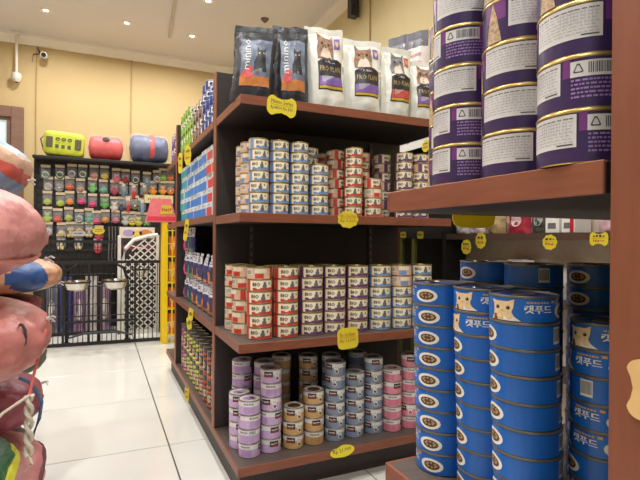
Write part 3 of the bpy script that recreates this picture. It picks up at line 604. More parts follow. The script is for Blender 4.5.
def grey_top_bag(x, y, h, seed, rz, ry, label):
    fn = bag_fn(.125, h, .09, seed, wr=.007); o = make_bag(fn, None).build('pet_food_bag', m_wor, None, True, 60); q = lambda u, v: fn(u, v, 1, .0012); q2 = lambda u, v: fn(u, v, 1, .0020)
    seal_geo(fn).build('top_seal', m_gtop, o, True, 60); p = MB(); p.surf(q, -1, 1, .86, .93, 12, 3, 0)
    p.poly([(-.1+.55*math.cos(t*.52), .62+.06*math.sin(t*.52)) for t in range(12)], q, 1); p.scrib(-.1, .72, 1.3, .045, q2, 2, 7, 2); p.scrib(-.1, .79, 1.2, .035, q2, 2, 6, 3); p.scrib(0, .35, 1.3, .03, q2, 2, 7, 4)
    p.build('printed_front', [m_gtop, m_org, m_rosy], o, True, 60); loc_place(o, x, y, 1.2856, rz, 0, ry); tag(o, label, 'bag', 'slate-topped bags on the wall shelf')
grey_top_bag(1.535, 2.45, .60, 21.1, R(-62), R(-2), 'slate-topped white and orange bag, farthest of three on the wall shelf')
grey_top_bag(1.535, 2.27, .665, 22.4, R(-62), R(-2), 'slate-topped white and orange bag, middle of three on the wall shelf')
grey_top_bag(1.535, 2.09, .62, 23.7, R(-62), R(-2), 'slate-topped white and orange bag nearest the purple tins on the wall shelf')

# ---------------------------------------------------------------- price tags
def outline(kind, w_, h):
    P = []
    for k in range(40):
        t = 2*math.pi*k/40; c, s = math.cos(t), math.sin(t)
        if kind == 'scallop': q = 1+.05*math.cos(9*t); P.append((w_/2*c*q, h/2*s*q))
        elif kind == 'bone': q = 1; x = w_/2*math.copysign(abs(c)**.55, c); z = h/2*math.copysign(abs(s)**.6, s)*(.62+.38*min(1, (abs(x)/(w_/2)/.62)**2)); P.append((x, z))
        elif kind == 'burst': q = 1 if k % 2 else .86; P.append((w_/2*c*q, h/2*s*q))
        elif kind == 'bean': P.append((w_/2*c, h/2*s*(1-.28*math.exp(-((c+.35)/.25)**2)*(1 if s > 0 else .3))))
        else: P.append((w_/2*math.copysign(abs(c)**.45, c), h/2*math.copysign(abs(s)**.45, s)))
    return P
def price_tag(loc, w_, h, kind, lines, label, rz=0, rx=0, ry=0, red=(1,)):
    pts = outline(kind, w_, h); o = MB(); n = len(pts)
    o.add([(0,-.0006,0)]+[(x,-.0006,z) for x, z in pts], [(0, (i+1) % n+1, i+1) if False else (0, i+1, (i+1) % n+1) for i in range(n)])
    o.add([(0,.0006,0)]+[(x,.0006,z) for x, z in pts], [(0, (i+1) % n+1, i+1) for i in range(n)])
    o.add([(x,-.0006,z) for x, z in pts]+[(x,.0006,z) for x, z in pts], [(i, i+n, (i+1) % n+n, (i+1) % n) for i in range(n)])
    kind_ok = any(len(t) > 7 for t in lines); ob = o.build('price_tag', m_tagy); L = MB(); fn = lambda x, z: (x, -.0010, z); N = len(lines); rh = h*.62/max(N, 1)
    for i, s in enumerate(lines):
        zc = h*.33-rh*(i+.5)+.02*h; (L.text if kind_ok else (lambda t, *a: L.scrib(*a, n=max(2, len(t)), seed=i+len(label))))(s, 0, zc, w_*(.74 if len(s) > 7 else .6), rh*.62, fn, 1 if i in red else 0)
        if i < N-1: L.add([fn(-w_*.38, zc-rh*.52), fn(w_*.38, zc-rh*.50), fn(w_*.38, zc-rh*.46), fn(-w_*.38, zc-rh*.48)], [(0, 1, 2, 3)], 1)
    L.build('lettering', [m_tagink, m_tagred], ob); ob.location = loc; ob.rotation_euler = (rx, ry, rz); tag(ob, label, 'price tag', 'yellow price tags'); return ob
price_tag((.506,1.3945,1.211), .096, .066, 'bone', ['Minino Series','Rp38500 No 500'], 'yellow bone-shaped price tag on the top shelf edge below the charcoal bags', 0, 0, R(4), ())
price_tag((.739,1.3945,.870), .075, .056, 'scallop', ['Bio Cat Feli','Rp 9.500'], 'yellow scalloped price tag on the eye-level shelf edge', 0, 0, 0, (0, 1))
price_tag((.742,1.3945,.480), .077, .070, 'round', ['Bio Cat Better','Rp 13.500'], 'rounded yellow price tag on the shelf edge below the wide tins', 0, 0, R(-3), (0, 1))
price_tag((.724,1.393,.113), .088, .036, 'bean', ['Rp 21.000'], 'bean-shaped yellow price tag on the bottom shelf edge', 0, R(-25), R(-5), ())
AX = .3750
for y, z, w_, h, k, ls, lb, ry in [(2.49,1.180,.05,.115,'round',['Rp','12.0'],'long yellow price tag on the aisle top shelf edge, farther one',0), (2.27,1.185,.075,.105,'scallop',['Bio','14.5'],'scalloped yellow price tag on the aisle top shelf edge, nearer one',0),
        (2.30,.842,.045,.115,'round',['Rp','8.0'],'curled yellow price tag hanging below the aisle cartons',R(14)), (2.16,.470,.05,.06,'round',['11.5'],'yellow price tag with green top above the aisle tall cans',R(10)), (2.20,.425,.052,.06,'round',['Rp 9'],'lower yellow price tag dangling above the aisle tall cans',R(-16)), (2.25,.090,.045,.085,'bone',['Rp','7.5'],'yellow price tag on the aisle bottom shelf edge',0)]:
    price_tag((AX-.010, y-.006, z), w_*.8, h*.9, k, ls, lb, R(-70), 0, ry, (1,))
tg = price_tag((.53,.5815,.850), .085, .052, 'round', ['Rp 15.900'], 'yellow price tag seen below the near shelf underside', 0, 0, 0, ())
tn = MB(); pts = outline('bone', .045, .030); tn.prism([(z, x) for x, z in pts][::-1], -.0012, .0012)
o = tn.build('tan_tag', mat('tag_tan', (222,184,124), .6)); o.location = (.3685, .2225, .694); o.rotation_euler.z = R(-90); tag(o, 'tan bone-shaped card on the edge of the near wooden post', 'tag')

# ---------------------------------------------------------------- wall shelving on the right
ws = tag(empty('wall_shelving'), 'brown wall shelving with packets seen beyond the near display', 'shelving')
m_beige = mat('wall_panel_grey', (206,192,174), .7, var=.05)
for z in (.35, .60, .832): 
    bo = MB().box(1.425, 1.5355, .55, 1.735, z-.024, z).build('shelf', m_lam, ws); MB().box(1.42, 1.4255, .55, 1.735, z-.0245, z+.0005).build('edge_band', mat('edge_dark', (84,62,52), .5), bo)
MB().box(1.536, RIGHT-.002, .55, 1.736, 0, 1.15).build('back_panel', m_beige, ws)
MB().box(1.42, RIGHT-.012, 1.737, 1.76, 0, 1.10).build('end_panel', m_black, ws); MB().box(1.42, RIGHT-.012, .53, .549, 0, 1.15).build('end_panel', m_lam, ws)
ws2 = tag(empty('wall_shelving'), 'black wall shelving with olive posts at the gap between displays', 'shelving')
MB().box(RIGHT-.02, RIGHT-.002, 1.765, 3.0, 0, 1.30).build('back_panel', m_black, ws2); m_ol = mat('olive_post', (128,122,58), .5)
for y in (1.985, 2.09): MB().box(1.418, 1.436, y-.011, y+.011, 0, .815).build('post', m_ol, ws2)
for z in (.84, 1.285):
    bo = MB().box(1.425, RIGHT-.02, 1.765, 3.0, z-.024, z).build('shelf', m_black, ws2); MB().box(1.418, 1.4255, 1.765, 3.0, z-.03, z+.004).build('edge_strip', m_white if z > 1 else m_lam, bo)
MB().box(1.425, RIGHT-.02, 3.0, 3.02, 0, 1.30).build('end_panel', m_black, ws2)
for y, z, w_, h, k, ls, lb in [(1.60,.776,.060,.062,'scallop',['New','13.5'],'round yellow price tag hanging below the wall shelf, leftmost'), (1.515,.804,.058,.066,'scallop',['Rp','15.0'],'taller scalloped yellow tag, second on the wall shelf'), (1.183,.800,.058,.052,'scallop',['Rp','18.0'],'scalloped yellow tag on the wall shelf beside the white boxes'),
        (1.003,.812,.062,.046,'bone',['New','15.5'],'yellow notched price tag on the wall shelf nearest the wooden post'), (2.068,.829,.05,.032,'round',['9.5'],'left yellow tag above the olive posts'), (1.923,.828,.05,.036,'round',['8.5'],'right yellow tag above the olive posts'), (1.885,1.255,.06,.06,'scallop',['Rp','22'],'yellow tag beside the purple tins under the white shelf edge')]:
    price_tag((1.4165, y, z), w_, h, k, ls, lb, R(-90), 0, 0, (1,))
def soft_pack(name, x, y, z, w_, h, dp, rgb, seed, rz, label, patch=None, cat='packet'):
    fn = bag_fn(w_, h, dp, seed, wr=.008); o = make_bag(fn, None, 10, 12).build(name, mat('pack_%d_%d_%d' % rgb, rgb, .35, var=.2, scale=30), None, True, 60); seal_geo(fn, 10).build('top_seal', o.data.materials[0], o, True, 60)
    if patch: MB().poly([(.5*math.cos(t*.52), .45+.22*math.sin(t*.52)) for t in range(12)], lambda u, v: fn(u, v, 1, .0015), 0).build('printed_patch', mat('patch_%d_%d_%d' % patch, patch, .4), o)
    loc_place(o, x, y, z, rz); tag(o, label, cat, 'packets on the wall shelf'); return o
for k, (y, w_, h, rgb, pt, lb) in enumerate([(1.69,.085,.10,(226,222,216),None,'white plastic packet at the left end of the wall shelf'), (1.60,.085,.10,(222,206,208),(200,90,110),'white and pink packet, second on the wall shelf'), (1.49,.09,.11,(186,160,116),None,'tan packet on the wall shelf'),
        (1.375,.105,.11,(176,50,70),(220,190,190),'crimson plastic packet on the wall shelf'), (1.27,.085,.11,(70,72,66),(150,150,140),'dark green packet on the wall shelf'), (1.0,.10,.12,(226,186,196),None,'pale pink packet on the wall shelf nearest the wooden post')]):
    soft_pack('packet', 1.482, y, .8325, w_, h, .05, rgb, 31+k*2.1, R(-90), lb, pt)
for y, w_, lb in [(1.195,.055,'white paper box left of its pair on the wall shelf'), (1.132,.05,'white paper box with a red end on the wall shelf')]:
    o = MB().box(-.05,.035,-w_/2,w_/2,0,.07,c=.002).build('paper_box', m_white); o.location = (1.49, y, .8325); MB().box(-.0505,-.0495,-w_*.3,w_*.3,.015,.035).build('printed_panel', m_gray, o)
    if 'red' in lb: MB().box(-.0510,-.0498,-w_/2+.002,-w_/2+.016,.002,.068).build('red_end', mat('box_red', (196,40,44), .4), o)
    tag(o, lb, 'box', 'white boxes on the wall shelf')
soft_pack('tissue_packet', 1.480, 1.37, .6005, .13, .13, .06, (226,216,222), 51.0, R(-90), 'white packet with purple patch behind the blue tins', (120,60,130)); soft_pack('tissue_packet', 1.480, 1.21, .6005, .12, .11, .06, (170,168,160), 53.0, R(-90), 'greyish clear packet behind the blue tins', None)
soft_pack('tissue_packet', 1.480, 1.50, .6005, .10, .09, .05, (226,220,226), 55.0, R(-90), 'small white packet behind the tallest blue tin', None)

# ---------------------------------------------------------------- toy wall at the back
tb = tag(empty('toy_display_rack', (0, 4.75, 0)), 'black pegboard rack of hanging pet toys against the back wall', 'rack')
MB().box(-.50, .68, 0, .02, 0, 1.47).build('pegboard', m_black, tb)
for k in range(19): MB().box(-.498, .678, -.006, 0, .30+.062*k, .30+.062*k+.050).build('slat', mat('slat_black', (36,33,32), .55), tb)
MB().box(-.505, .70, -.20, .02, 1.455, 1.478, c=.002).build('top_shelf', m_black, tb)
for x in (-.505, .69): MB().box(x-.008, x+.012, -.02, .02, 0, 1.47).build('post', m_black, tb)
m_lens = mat('bracket_chrome', (190,190,190), .25, .9)
TY = 4.715
def ball(b, c, r, mi=0, sq=(1,1,1), n=12):
    b.surf(lambda u, v: (c[0]+r*sq[0]*math.sin(math.pi*v)*math.cos(u), c[1]+r*sq[1]*math.sin(math.pi*v)*math.sin(u), c[2]-r*sq[2]*math.cos(math.pi*v)), 0, 2*math.pi, .001, .999, n, 8, mi)
HOOK = MB().tube([(0,.026,.052),(0,-.03,.050),(0,-.042,.058)], .0022, 5).data('hook', [m_lens]); HEAD = MB().box(-.036,.036,-.002,.002,.026,.050,c=.001).data('header_card', [mat('kraft_card', (224,204,176), .6, var=.15, scale=60)])
BAGM = MB().surf(lambda u, v: (.036*u, -.020*max(0, 1-u*u)**.5*math.sin(math.pi*min(1, v+.08)), .02-.085*v), -1, 1, 0, 1, 8, 6).data('plastic_bag', [m_clear])
def toy(x, z, rgb, kind, label):
    c = mat('toy_%d_%d_%d' % rgb, rgb, .45, var=.18, scale=60); b = MB()
    if kind == 'ball': ball(b, (0, -.004, -.036), .024); b.lathe([(.0245,-.037),(.0248,-.036),(.0245,-.035)], 16, 1, 0, -.004)
    elif kind == 'ring':
        b.tube([(.020*math.cos(t*.52), -.004, -.036+.022*math.sin(t*.52)) for t in range(12)], .010, 8, 0, True); ball(b, (0, -.004, -.036), .009, 1)
    elif kind == 'bone':
        b.tube([(0,-.004,-.06),(0,-.004,-.012)], .010, 8)
        for s in (-1, 1):
            for zz in (-.06, -.012): ball(b, (s*.011, -.004, zz), .013)
        b.tube([(0,-.015,-.04),(0,-.015,-.03)], .005, 5, 1)
    elif kind == 'plush':
        ball(b, (0, -.004, -.045), .022, 0, (1, .8, 1.15)); ball(b, (0, -.006, -.016), .017)
        for s in (-1, 1): ball(b, (s*.014, -.004, -.003), .007); ball(b, (s*.022, -.004, -.04), .009); ball(b, (s*.006, -.021, -.013), .0028, 1, n=6)
    elif kind == 'star':
        P = [(.032*(1 if k % 2 == 0 else .5)*math.sin(k*.628), -.036+.034*(1 if k % 2 == 0 else .5)*math.cos(k*.628)) for k in range(10)][::-1]; b.prism(P, -.014, .004); ball(b, (0, -.014, -.036), .006, 1, n=8)
    elif kind == 'stick':
        b.tube([(0,-.004,-.075),(.004,-.004,-.03),(0,-.004,.012)], .013, 8); ball(b, (0, -.004, .012), .015, 1)
    elif kind == 'net':
        ball(b, (0, -.004, -.03), .028, 0, (1, .6, 1.1)); b.tube([(.02*math.cos(t*.8), -.022, -.03+.02*math.sin(t*.8)) for t in range(8)], .003, 4, 1, True)
    o = empty('toy_pack', (x+random.uniform(-.005,.005), TY, z+.012+random.uniform(-.007,.007))); tag(o, label, 'toy', 'hanging pet toys')
    link('header_card', HEAD, o); link('hook', HOOK, o); tb_ = b.build('toy_body', [c, m_white], o, True); tb_.scale = (1.22, 1.0, 1.22); link('plastic_bag', BAGM, o)
gr = (150,150,148)
ROWS = [[(-.422,1.360,(120,150,140),'net'),(-.317,1.367,(70,100,70),'net'),(-.225,1.381,(120,124,140),'net'),(-.139,1.387,(80,120,80),'net'),(-.051,1.384,(216,140,130),'ball'),(.038,1.381,(226,200,60),'ball'),(.129,1.369,(214,110,120),'plush'),(.213,1.365,(150,50,64),'plush'),(.298,1.361,(60,84,90),'net'),(.394,1.357,(90,140,176),'star'),(.482,1.372,(150,140,140),'net'),(.540,1.394,(130,200,60),'ball'),(.605,1.398,(226,110,60),'ball')],
 [(-.407,1.258,(176,170,164),'net'),(-.316,1.263,gr,'ring'),(-.239,1.267,(226,100,60),'ball'),(-.153,1.254,(190,150,120),'ball'),(-.066,1.268,(120,190,110),'plush'),(.023,1.264,(100,180,150),'ball'),(.113,1.259,(170,70,90),'plush'),(.189,1.245,(110,136,160),'stick'),(.282,1.241,(214,50,50),'stick'),(.368,1.254,(150,110,50),'stick'),(.447,1.268,(236,150,40),'plush'),(.536,1.272,(236,160,60),'plush'),(.605,1.275,(226,120,40),'ring')],
 [(-.406,1.138,(186,210,90),'ball'),(-.315,1.133,(190,214,80),'ball'),(-.238,1.145,(240,150,50),'ball'),(-.145,1.158,(236,60,140),'ball'),(-.057,1.135,(232,56,130),'ball'),(.032,1.130,(100,180,90),'plush'),(.114,1.115,(226,214,210),'plush'),(.173,1.117,(64,70,90),'plush'),(.232,1.120,(206,60,60),'stick'),(.291,1.122,(110,110,70),'ring'),(.352,1.106,(150,180,220),'stick'),(.450,1.105,(226,140,50),'plush')],
 [(-.413,1.001,(180,200,110),'plush'),(-.330,.986,(230,80,50),'ball'),(-.245,.997,(186,206,90),'ball'),(-.167,.990,(130,160,160),'net'),(-.090,1.001,(120,180,160),'plush'),(-.024,.976,(236,70,130),'ball'),(.048,.987,(236,150,70),'ball'),(.132,.989,(220,110,140),'ball'),(.207,.982,(200,206,196),'plush'),(.267,.984,(240,200,50),'ring'),(.327,.985,(210,206,90),'plush'),(.395,.975,(100,180,90),'star')],
 [(-.404,.872,(190,186,180),'net'),(-.306,.874,(226,206,160),'ball'),(-.229,.875,(220,190,130),'bone'),(-.160,.885,(226,180,70),'ring'),(-.085,.886,(226,206,166),'bone'),(-.005,.852,(226,90,120),'plush')],
 [(-.305,.770,(230,208,160),'bone'),(-.166,.771,(232,212,166),'bone'),(-.014,.736,(220,80,90),'plush')]]
CN = {}
def cname(c):
    r_, g_, b_ = c; mx, mn = max(c), min(c)
    if mx-mn < 28: return 'grey' if mx < 185 else 'pale grey'
    if r_ == mx: return 'yellow' if g_ > .8*r_ else 'orange' if g_ > .55*r_ and b_ < .55*r_ else 'tan' if g_ > .7*r_ else 'pink' if b_ > .4*r_ else 'red'
    if g_ == mx: return 'lime' if r_ > .85*g_ else 'green' if b_ < .85*g_ else 'teal'
    return 'blue'
for i, row in enumerate(ROWS):
    for j, (x, z, c, k) in enumerate(row): toy(x, z, c, k, '%s %s toy on a kraft card, %s row, %s from the left' % (cname(c), {'net':'net','ring':'ring','ball':'ball','plush':'animal','star':'star','stick':'stick','bone':'bone'}[k], ORD[i], ORD[j]))
price_tag((-.01,4.64,.862), .098, .062, 'scallop', ['~~~~','~~~~'], 'yellow scalloped price tag among the hanging toys', 0, 0, 0, (1,))
gt = price_tag((-.165,4.64,.835), .105, .042, 'round', ['~~~~~'], 'grey price label among the hanging bone toys', 0, 0, 0, ()); gt.data.materials[0] = mat('label_grey', (186,184,180), .5)
sg = tag(empty('sign_board', (.49, 4.62, 1.155)), 'cream sign with dark lettering hanging over the yellow rack', 'sign'); MB().box(-.125,.125,-.004,.004,-.035,.04,c=.002).build('board', mat('sign_cream', (226,214,160), .6), sg)
MB().scrib(0, .0, .19, .03, lambda x, z: (x, -.0046, z), 0, 9).build('lettering', mat('sign_ink', (150,120,70), .6), sg)
for s in (-1, 1): MB().tube([(s*.1,0,.04),(s*.1,.12,.06)], .002, 4).build('hanger', m_wire, sg)

# wrapped bags on top of the toy rack
def blob(name, mats, cx, cy, cz, sx, sy, sz, e1=.6, e2=.5, seed=0, wr=.01, nu=32, nv=18, wf=3.0, taper=None, parent=None, mi=None):
    def sp(a, e): return math.copysign(abs(a)**e, a)
    def fn(u, v):
        a = u*2*math.pi; p = (v-.5)*math.pi; x = sp(math.cos(p), e1)*sp(math.cos(a), e2); y = sp(math.cos(p), e1)*sp(math.sin(a), e2); z = sp(math.sin(p), e1)
        P = Vector((x*sx*wf*4+seed, y*sy*wf*4, z*sz*wf*4)); n1 = noise.noise(P); n2 = .5-abs(noise.noise(Vector((P.x*1.7, P.y*1.7+seed, P.z*3.2))))
        n3 = .35-abs(noise.noise(Vector((math.cos(a)*3.5+seed, math.sin(a)*3.5, z*1.2))))*1.4; n4 = noise.noise(P*4.2)
        d = Vector((x, y, z)).normalized()*wr*(.8*n1+.45*n2+.5*n3+.22*n4)
        d.z *= .2; d *= min(1, 2.2*(1-abs(z)**3)+.1)
        if taper: q = taper(z, x, y); return (cx+x*sx*q[0]+q[1]+d.x, cy+y*sy*q[0]+d.y, cz+z*sz+q[2]+d.z)
        return (cx+x*sx+d.x, cy+y*sy+d.y, cz+z*sz+d.z)
    b = MB(); b.surf(fn, 0, 1, 0.002, .998, nu, nv)
    if mi:
        b.m = [mi(*[sum(b.v[i][q] for i in f)/4 for q in range(3)]) for f in b.f]
    return b.build(name, mats, parent, True, 70), fn
PX = mat('plastic_wrap', (230,230,232), .1, alpha=.10, bump=.7, bscale=14)
m_lime = mat('carrier_lime', (196,206,58), .5, var=.08, scale=20); m_roll = mat('roll_red', (214,70,72), .5, var=.08, scale=14); m_navy = mat('roll_navy', (70,80,116), .5, var=.15, scale=14)
root = tag(empty('pet_carrier', (-.285, 4.655, 1.484)), 'lime green pet carrier bag wrapped in plastic on the toy rack', 'carrier')
blob('carrier_body', [m_lime], 0, 0, .104, .152, .10, .102, .32, .3, 3, .010, parent=root); mdk = mat('carrier_mesh', (92,84,60), .6, var=.2, scale=200)
for x in (-.105, .108): MB().box(x-.024,x+.024,-.106,-.098,.06,.15,c=.003).build('mesh_window', mdk, root)
for k in range(3):
    MB().tube([(-.045+.045*k+.014*math.cos(t*.63), -.104, .135+.010*math.sin(t*.63)) for t in range(10)], .004, 5, 0, True).build('pocket', mdk, root, True); MB().box(-.06+.045*k,-.035+.045*k,-.106,-.098,.06,.09,c=.002).build('buckle', mdk, root)
MB().tube([(-.15,-.03,.04),(-.175,-.04,.13),(-.13,-.03,.19),(.1,-.03,.195)], .006).build('strap', mdk, root, True)
root.rotation_euler.y = R(3)
def roll(name, m, L, ry, rz, seed, wr, parent, x0=0, ends=.25, zc=None):
    def fn(u, v):
        a = u*2*math.pi; t = 2*v-1; k = min(1, (1-abs(t)**6)**.5+ends*(1-abs(t))) if abs(t) < 1 else 0
        k = (1-abs(t)**9)**.6 if abs(t) < 1 else 0
        n_ = wr*(noise.noise(Vector((t*3+seed, math.cos(a)*1.6, math.sin(a)*1.6)))+.5*noise.noise(Vector((t*7+seed, math.cos(a)*4, math.sin(a)*4))))
        return (x0+t*L, math.cos(a)*(ry*k+n_*k), (zc or rz)+math.sin(a)*(rz*k+n_*k))
    return MB().surf(fn, 0, 1, 0, 1, 28, 26).build(name, m, parent, True, 60)
root = tag(empty('rolled_bed', (.045, 4.655, 1.484)), 'red rolled pet bed wrapped in plastic on the toy rack', 'pet bed')
roll('roll', m_roll, .142, .10, .104, 8, .006, root); b = MB(); ball(b, (0,-.104,.165), .028, 0, (1.1,.15,.8)); b.build('round_badge', mat('badge_dark', (86,76,66), .5, var=.2, scale=120), root, True)
roll('plastic_wrap', PX, .152, .106, .108, 9, .010, root, zc=.112)
root = tag(empty('rolled_bed', (.405, 4.655, 1.486)), 'navy rolled pet bed with a red strap wrapped in plastic', 'pet bed')
roll('roll', m_navy, .172, .102, .122, 14, .010, root, 0, .3); roll('strap', m_roll, .024, .108, .128, 3, .003, root, .02); roll('plastic_wrap', PX, .198, .110, .130, 15, .014, root, zc=.131)

# ---------------------------------------------------------------- wire pen, bowls and lattice in front of the toy wall
def wire_panel(p0, p1, h, label, n, rails):
    root = tag(empty('wire_pen_panel', (p0[0], p0[1], 0), math.atan2(p1[1]-p0[1], p1[0]-p0[0])), label, 'pen panel', 'black wire pen panels'); L = math.hypot(p1[0]-p0[0], p1[1]-p0[1])
    MB().box(0,L,-.010,.010,.004,.026).build('rail', m_wire, root); MB().box(0,L,-.010,.010,h-.022,h).build('rail', m_wire, root)
    for x in (0, L): MB().box(x-.011,x+.011,-.012,.012,0,h+.004).build('post', m_wire, root)
    q = MB()
    for k in range(1, n): q.tube([(L*k/n, 0, .02), (L*k/n, 0, h-.01)], .0030, 4)
    o = q.build('wire_bars', m_wire, root); o['kind'] = 'stuff'
    for z in rails: MB().tube([(0,0,z),(L,0,z)], .004, 5).build('cross_rail', m_wire, root)
    return root, L
wp, L = wire_panel((-.37, 3.98), (.475, 3.94), .63, 'black wire pen panel across the end of the aisle', 26, [.22,.44])
fr = MB()
for x in (.02+.11, .30, .62): fr.box(x-.008, x+.008, -.016, -.002, .02, .62)
fr.box(.12,.62,-.016,-.002,.17,.186); fr.build('gate_frame', m_wire, wp)
hp = MB(); hp.tube([(.17,-.03,.17),(.17,-.05,.07),(.27,-.05,.10),(.50,-.05,.10),(.60,-.05,.07),(.60,-.03,.17)], .010, 6); hp.build('foot_bar', m_wire, wp, True)
wire_panel((-.42, 4.42), (.14, 4.42), .78, 'black wire pen panel standing behind the bowls', 18, [.25,.5,.7]); wire_panel((.475, 3.972), (.475, 4.40), .63, 'black wire side panel of the pen beside the yellow rack', 12, [.22,.44])
for x, y, z, rr, lb in [(-.147,3.855,.420,.090,'shiny steel bowl on the pen, left one'), (.106,3.845,.424,.092,'shiny steel bowl on the pen, middle one'), (.300,4.09,.490,.070,'darker steel bowl at the right end of the pen')]:
    o = tag(MB().lathe([(0,0),(rr*.55,0),(rr*.75,.012),(rr*.93,.055),(rr*.96,.066),(rr*1.04,.068),(rr*1.04,.071),(rr*.94,.070),(rr*.90,.056),(rr*.72,.016),(0,.006)], 28).build('steel_bowl', mat('bowl_steel', (200,196,188), .18, .95), None, True), lb, 'bowl', 'steel pet bowls on the pen'); o.location = (x, y, z)
    q = MB(); q.tube([(rr*1.01*math.cos(t*.39), rr*1.01*math.sin(t*.39), .060) for t in range(16)], .004, 5, 0, True); q.tube([(0, rr*1.0, .06), (0, rr*1.0+.010 if y < 4 else rr*-1.0-.03, .06)], .004, 5); q.build('wire_holder', m_wire, o, True)
hoop = tag(empty('bowl_stand', (-.02,4.03,0)), 'black tubular hoop stand rising behind the steel bowls', 'stand')
MB().tube([(-.20,0,0),(-.21,0,.44),(-.19,0,.55),(-.12,0,.61),(.12,0,.61),(.19,0,.57),(.22,0,.48),(.22,0,.44)], .011, 7).build('hoop', m_wire, hoop, True)
for x in (-.20, .02, .22): MB().box(x-.010,x+.010,-.010,.010,0,.46).build('post', m_wire, hoop)
for x in (-.20, .22): MB().box(x-.02,x+.02,-.02,.02,0,.02).build('foot', m_wire, hoop)
# leashes hanging at the right of the toys
m_lsh = mat('leash_grey', (150,148,146), .4, .5, var=.2, scale=90)
for k in range(4):
    o = tag(MB().tube([(0,0,.0),(.003,-.004,-.12),(-.002,-.003,-.25),(.002,0,-.33+.02*k)], .0055, 6).tube([(0,.03,.0),(0,-.01,.0)], .003, 5).build('metal_leash', m_lsh, None, True), 'grey metal chain leash hanging left of the white lattice, %s from the left' % ORD[k], 'leash', 'hanging leashes'); o.location = (.075+.026*k, 4.70, .90)
# white plastic lattice gate
wl = tag(empty('lattice_gate', (.14, 4.32, 0)), 'white plastic arched lattice gate behind the wire pen', 'gate'); m_wp = mat('plastic_white', (232,230,222), .4)
arch = [(.035,0,.02),(.035,0,.62),(.055,0,.71),(.12,0,.785),(.24,0,.82),(.31,0,.83)]
MB().tube(arch, .016, 8).build('arch_frame', m_wp, wl, True); MB().tube([(.31,0,.83),(.31,0,.02),(.035,0,.02)], .014, 8).build('frame', m_wp, wl, True); MB().box(-.005,.02,-.02,.02,0,.82,c=.004).build('side_post', m_wp, wl)
MB().box(-.005,.315,-.02,.02,0,.024).build('base_bar', m_wp, wl)
q = MB()
for k in range(-12, 16):
    for s in (1, -1):
        z0 = .05+.058*k; x0, x1 = .04, .305; za, zb = (z0, z0+.245) if s > 0 else (z0+.245, z0)
        def top(x): return .62+.2*min(1, (x-.035)/.15)
        pts = [(x0+(x1-x0)*t/12, za+(zb-za)*t/12) for t in range(13)]; pts = [p for p in pts if .03 < p[1] < top(p[0])-.02]
        if len(pts) > 1: q.tube([(p[0], 0, p[1]) for p in (pts[0], pts[-1])], .0055, 4)
o = q.build('lattice_bars', m_wp, wl); o['kind'] = 'stuff'
# boxed pictures and packets behind the lattice
px = tag(empty('printed_carton', (.30, 4.52, 0)), 'large printed carton with purple, yellow and orange artwork behind the lattice', 'carton')
MB().box(-.15,.15,0,.14,0,.90,c=.004).build('box', mat('carton_dark', (54,46,48), .5, var=.2), px); b = MB(); fn = lambda x, z: (x, -.0012, z)
b.surf(fn, -.145, .145, .80, .895, 1, 1, 0); fn2 = lambda x, z: (x, -.002, z); b.poly([(-.07+.05*math.cos(t*.6), .845+.03*math.sin(t*.6)) for t in range(10)], fn2, 1); b.poly([(.0+.04*math.cos(t*.6), .84+.03*math.sin(t*.6)) for t in range(10)], fn2, 2); b.poly([(.07+.055*math.cos(t*.6), .845+.032*math.sin(t*.6)) for t in range(10)], fn2, 3)
b.surf(fn, -.14, .13, .70, .74, 1, 1, 4); b.build('artwork', [mat('art_cream', (230,216,200), .5), mat('art_lilac', (176,160,206), .5), mat('art_yellow', (236,200,90), .5), mat('art_orange', (214,140,80), .5), mat('art_maroon', (130,50,70), .5)], px)
MB().tube([(-.05,-.003,.735),(0,-.003,.715),(.07,-.003,.71)], .004, 5).build('white_stripe', m_white, px)
for k, (x, rgb, cn) in enumerate([(-.36,(120,116,130),'grey'), (-.26,(70,76,140),'blue'), (-.16,(150,110,150),'mauve'), (-.06,(190,182,180),'pale'), (.04,(170,140,160),'dusky pink')]):
    soft_pack('floor_sack', x, 4.60, .0, .10, .42+.05*(k % 2), .09, rgb, 61+k*1.3, 0, '%s sack standing on the floor behind the wire pen' % cn, (220,214,206), 'sack')
# yellow wire rack
yr = tag(empty('yellow_rack', (.43, 3.80, 0)), 'bright yellow wire display rack beside the aisle shelving', 'rack'); m_yel = mat('rack_yellow', (240,204,24), .4, var=.05)
MB().box(0,.042,0,.03,0,.93,c=.003).build('post', m_yel, yr)
for x in (.075, .10, .125): MB().tube([(x,.01,.0),(x,.01,.93)], .006, 6).build('upright_wire', m_yel, yr, True)
for k in range(9): MB().tube([(.0,.012,.06+.1*k),(.135,.012,.06+.1*k),(.135,.11,.06+.1*k)], .0035, 5).build('cross_wire', m_yel, yr, True)
MB().box(.0,.04,.085,.112,0,.93,c=.003).build('post', m_yel, yr)
hb = MB().prism([(-.115,.925),(.105,.925),(.06,1.10),(-.075,1.10)], -.005, .12).build('header_sign', mat('sign_pink', (232,120,128), .5, var=.1, scale=20), yr)
MB().prism([(-.02,.985),(.075,.985),(.06,1.05),(-.005,1.05)], -.008, -.005).build('yellow_patch', m_tagy, hb); MB().prism([(-.112,.935),(.103,.935),(.095,.965),(-.105,.965)], -.0075, -.005).build('red_band', mat('sign_red', (222,60,80), .5), hb); MB().scrib(.028, 1.018, .07, .035, lambda x, z: (x, -.0085, z), 0, 4).build('lettering', m_tagred, hb)
for k in range(4): MB().box(.045,.130,.03,.11,.062+.2*k,.068+.2*k).build('tray', m_yel, yr); soft_pack('snack_packet', .520, 3.877, .0685+.2*k, .065, .15, .05, [(236,130,50),(226,90,60),(240,170,60),(230,120,70)][k], 71+k, R(-20), 'orange snack packet on the yellow rack, %s from the floor' % ORD[k], (240,220,190))

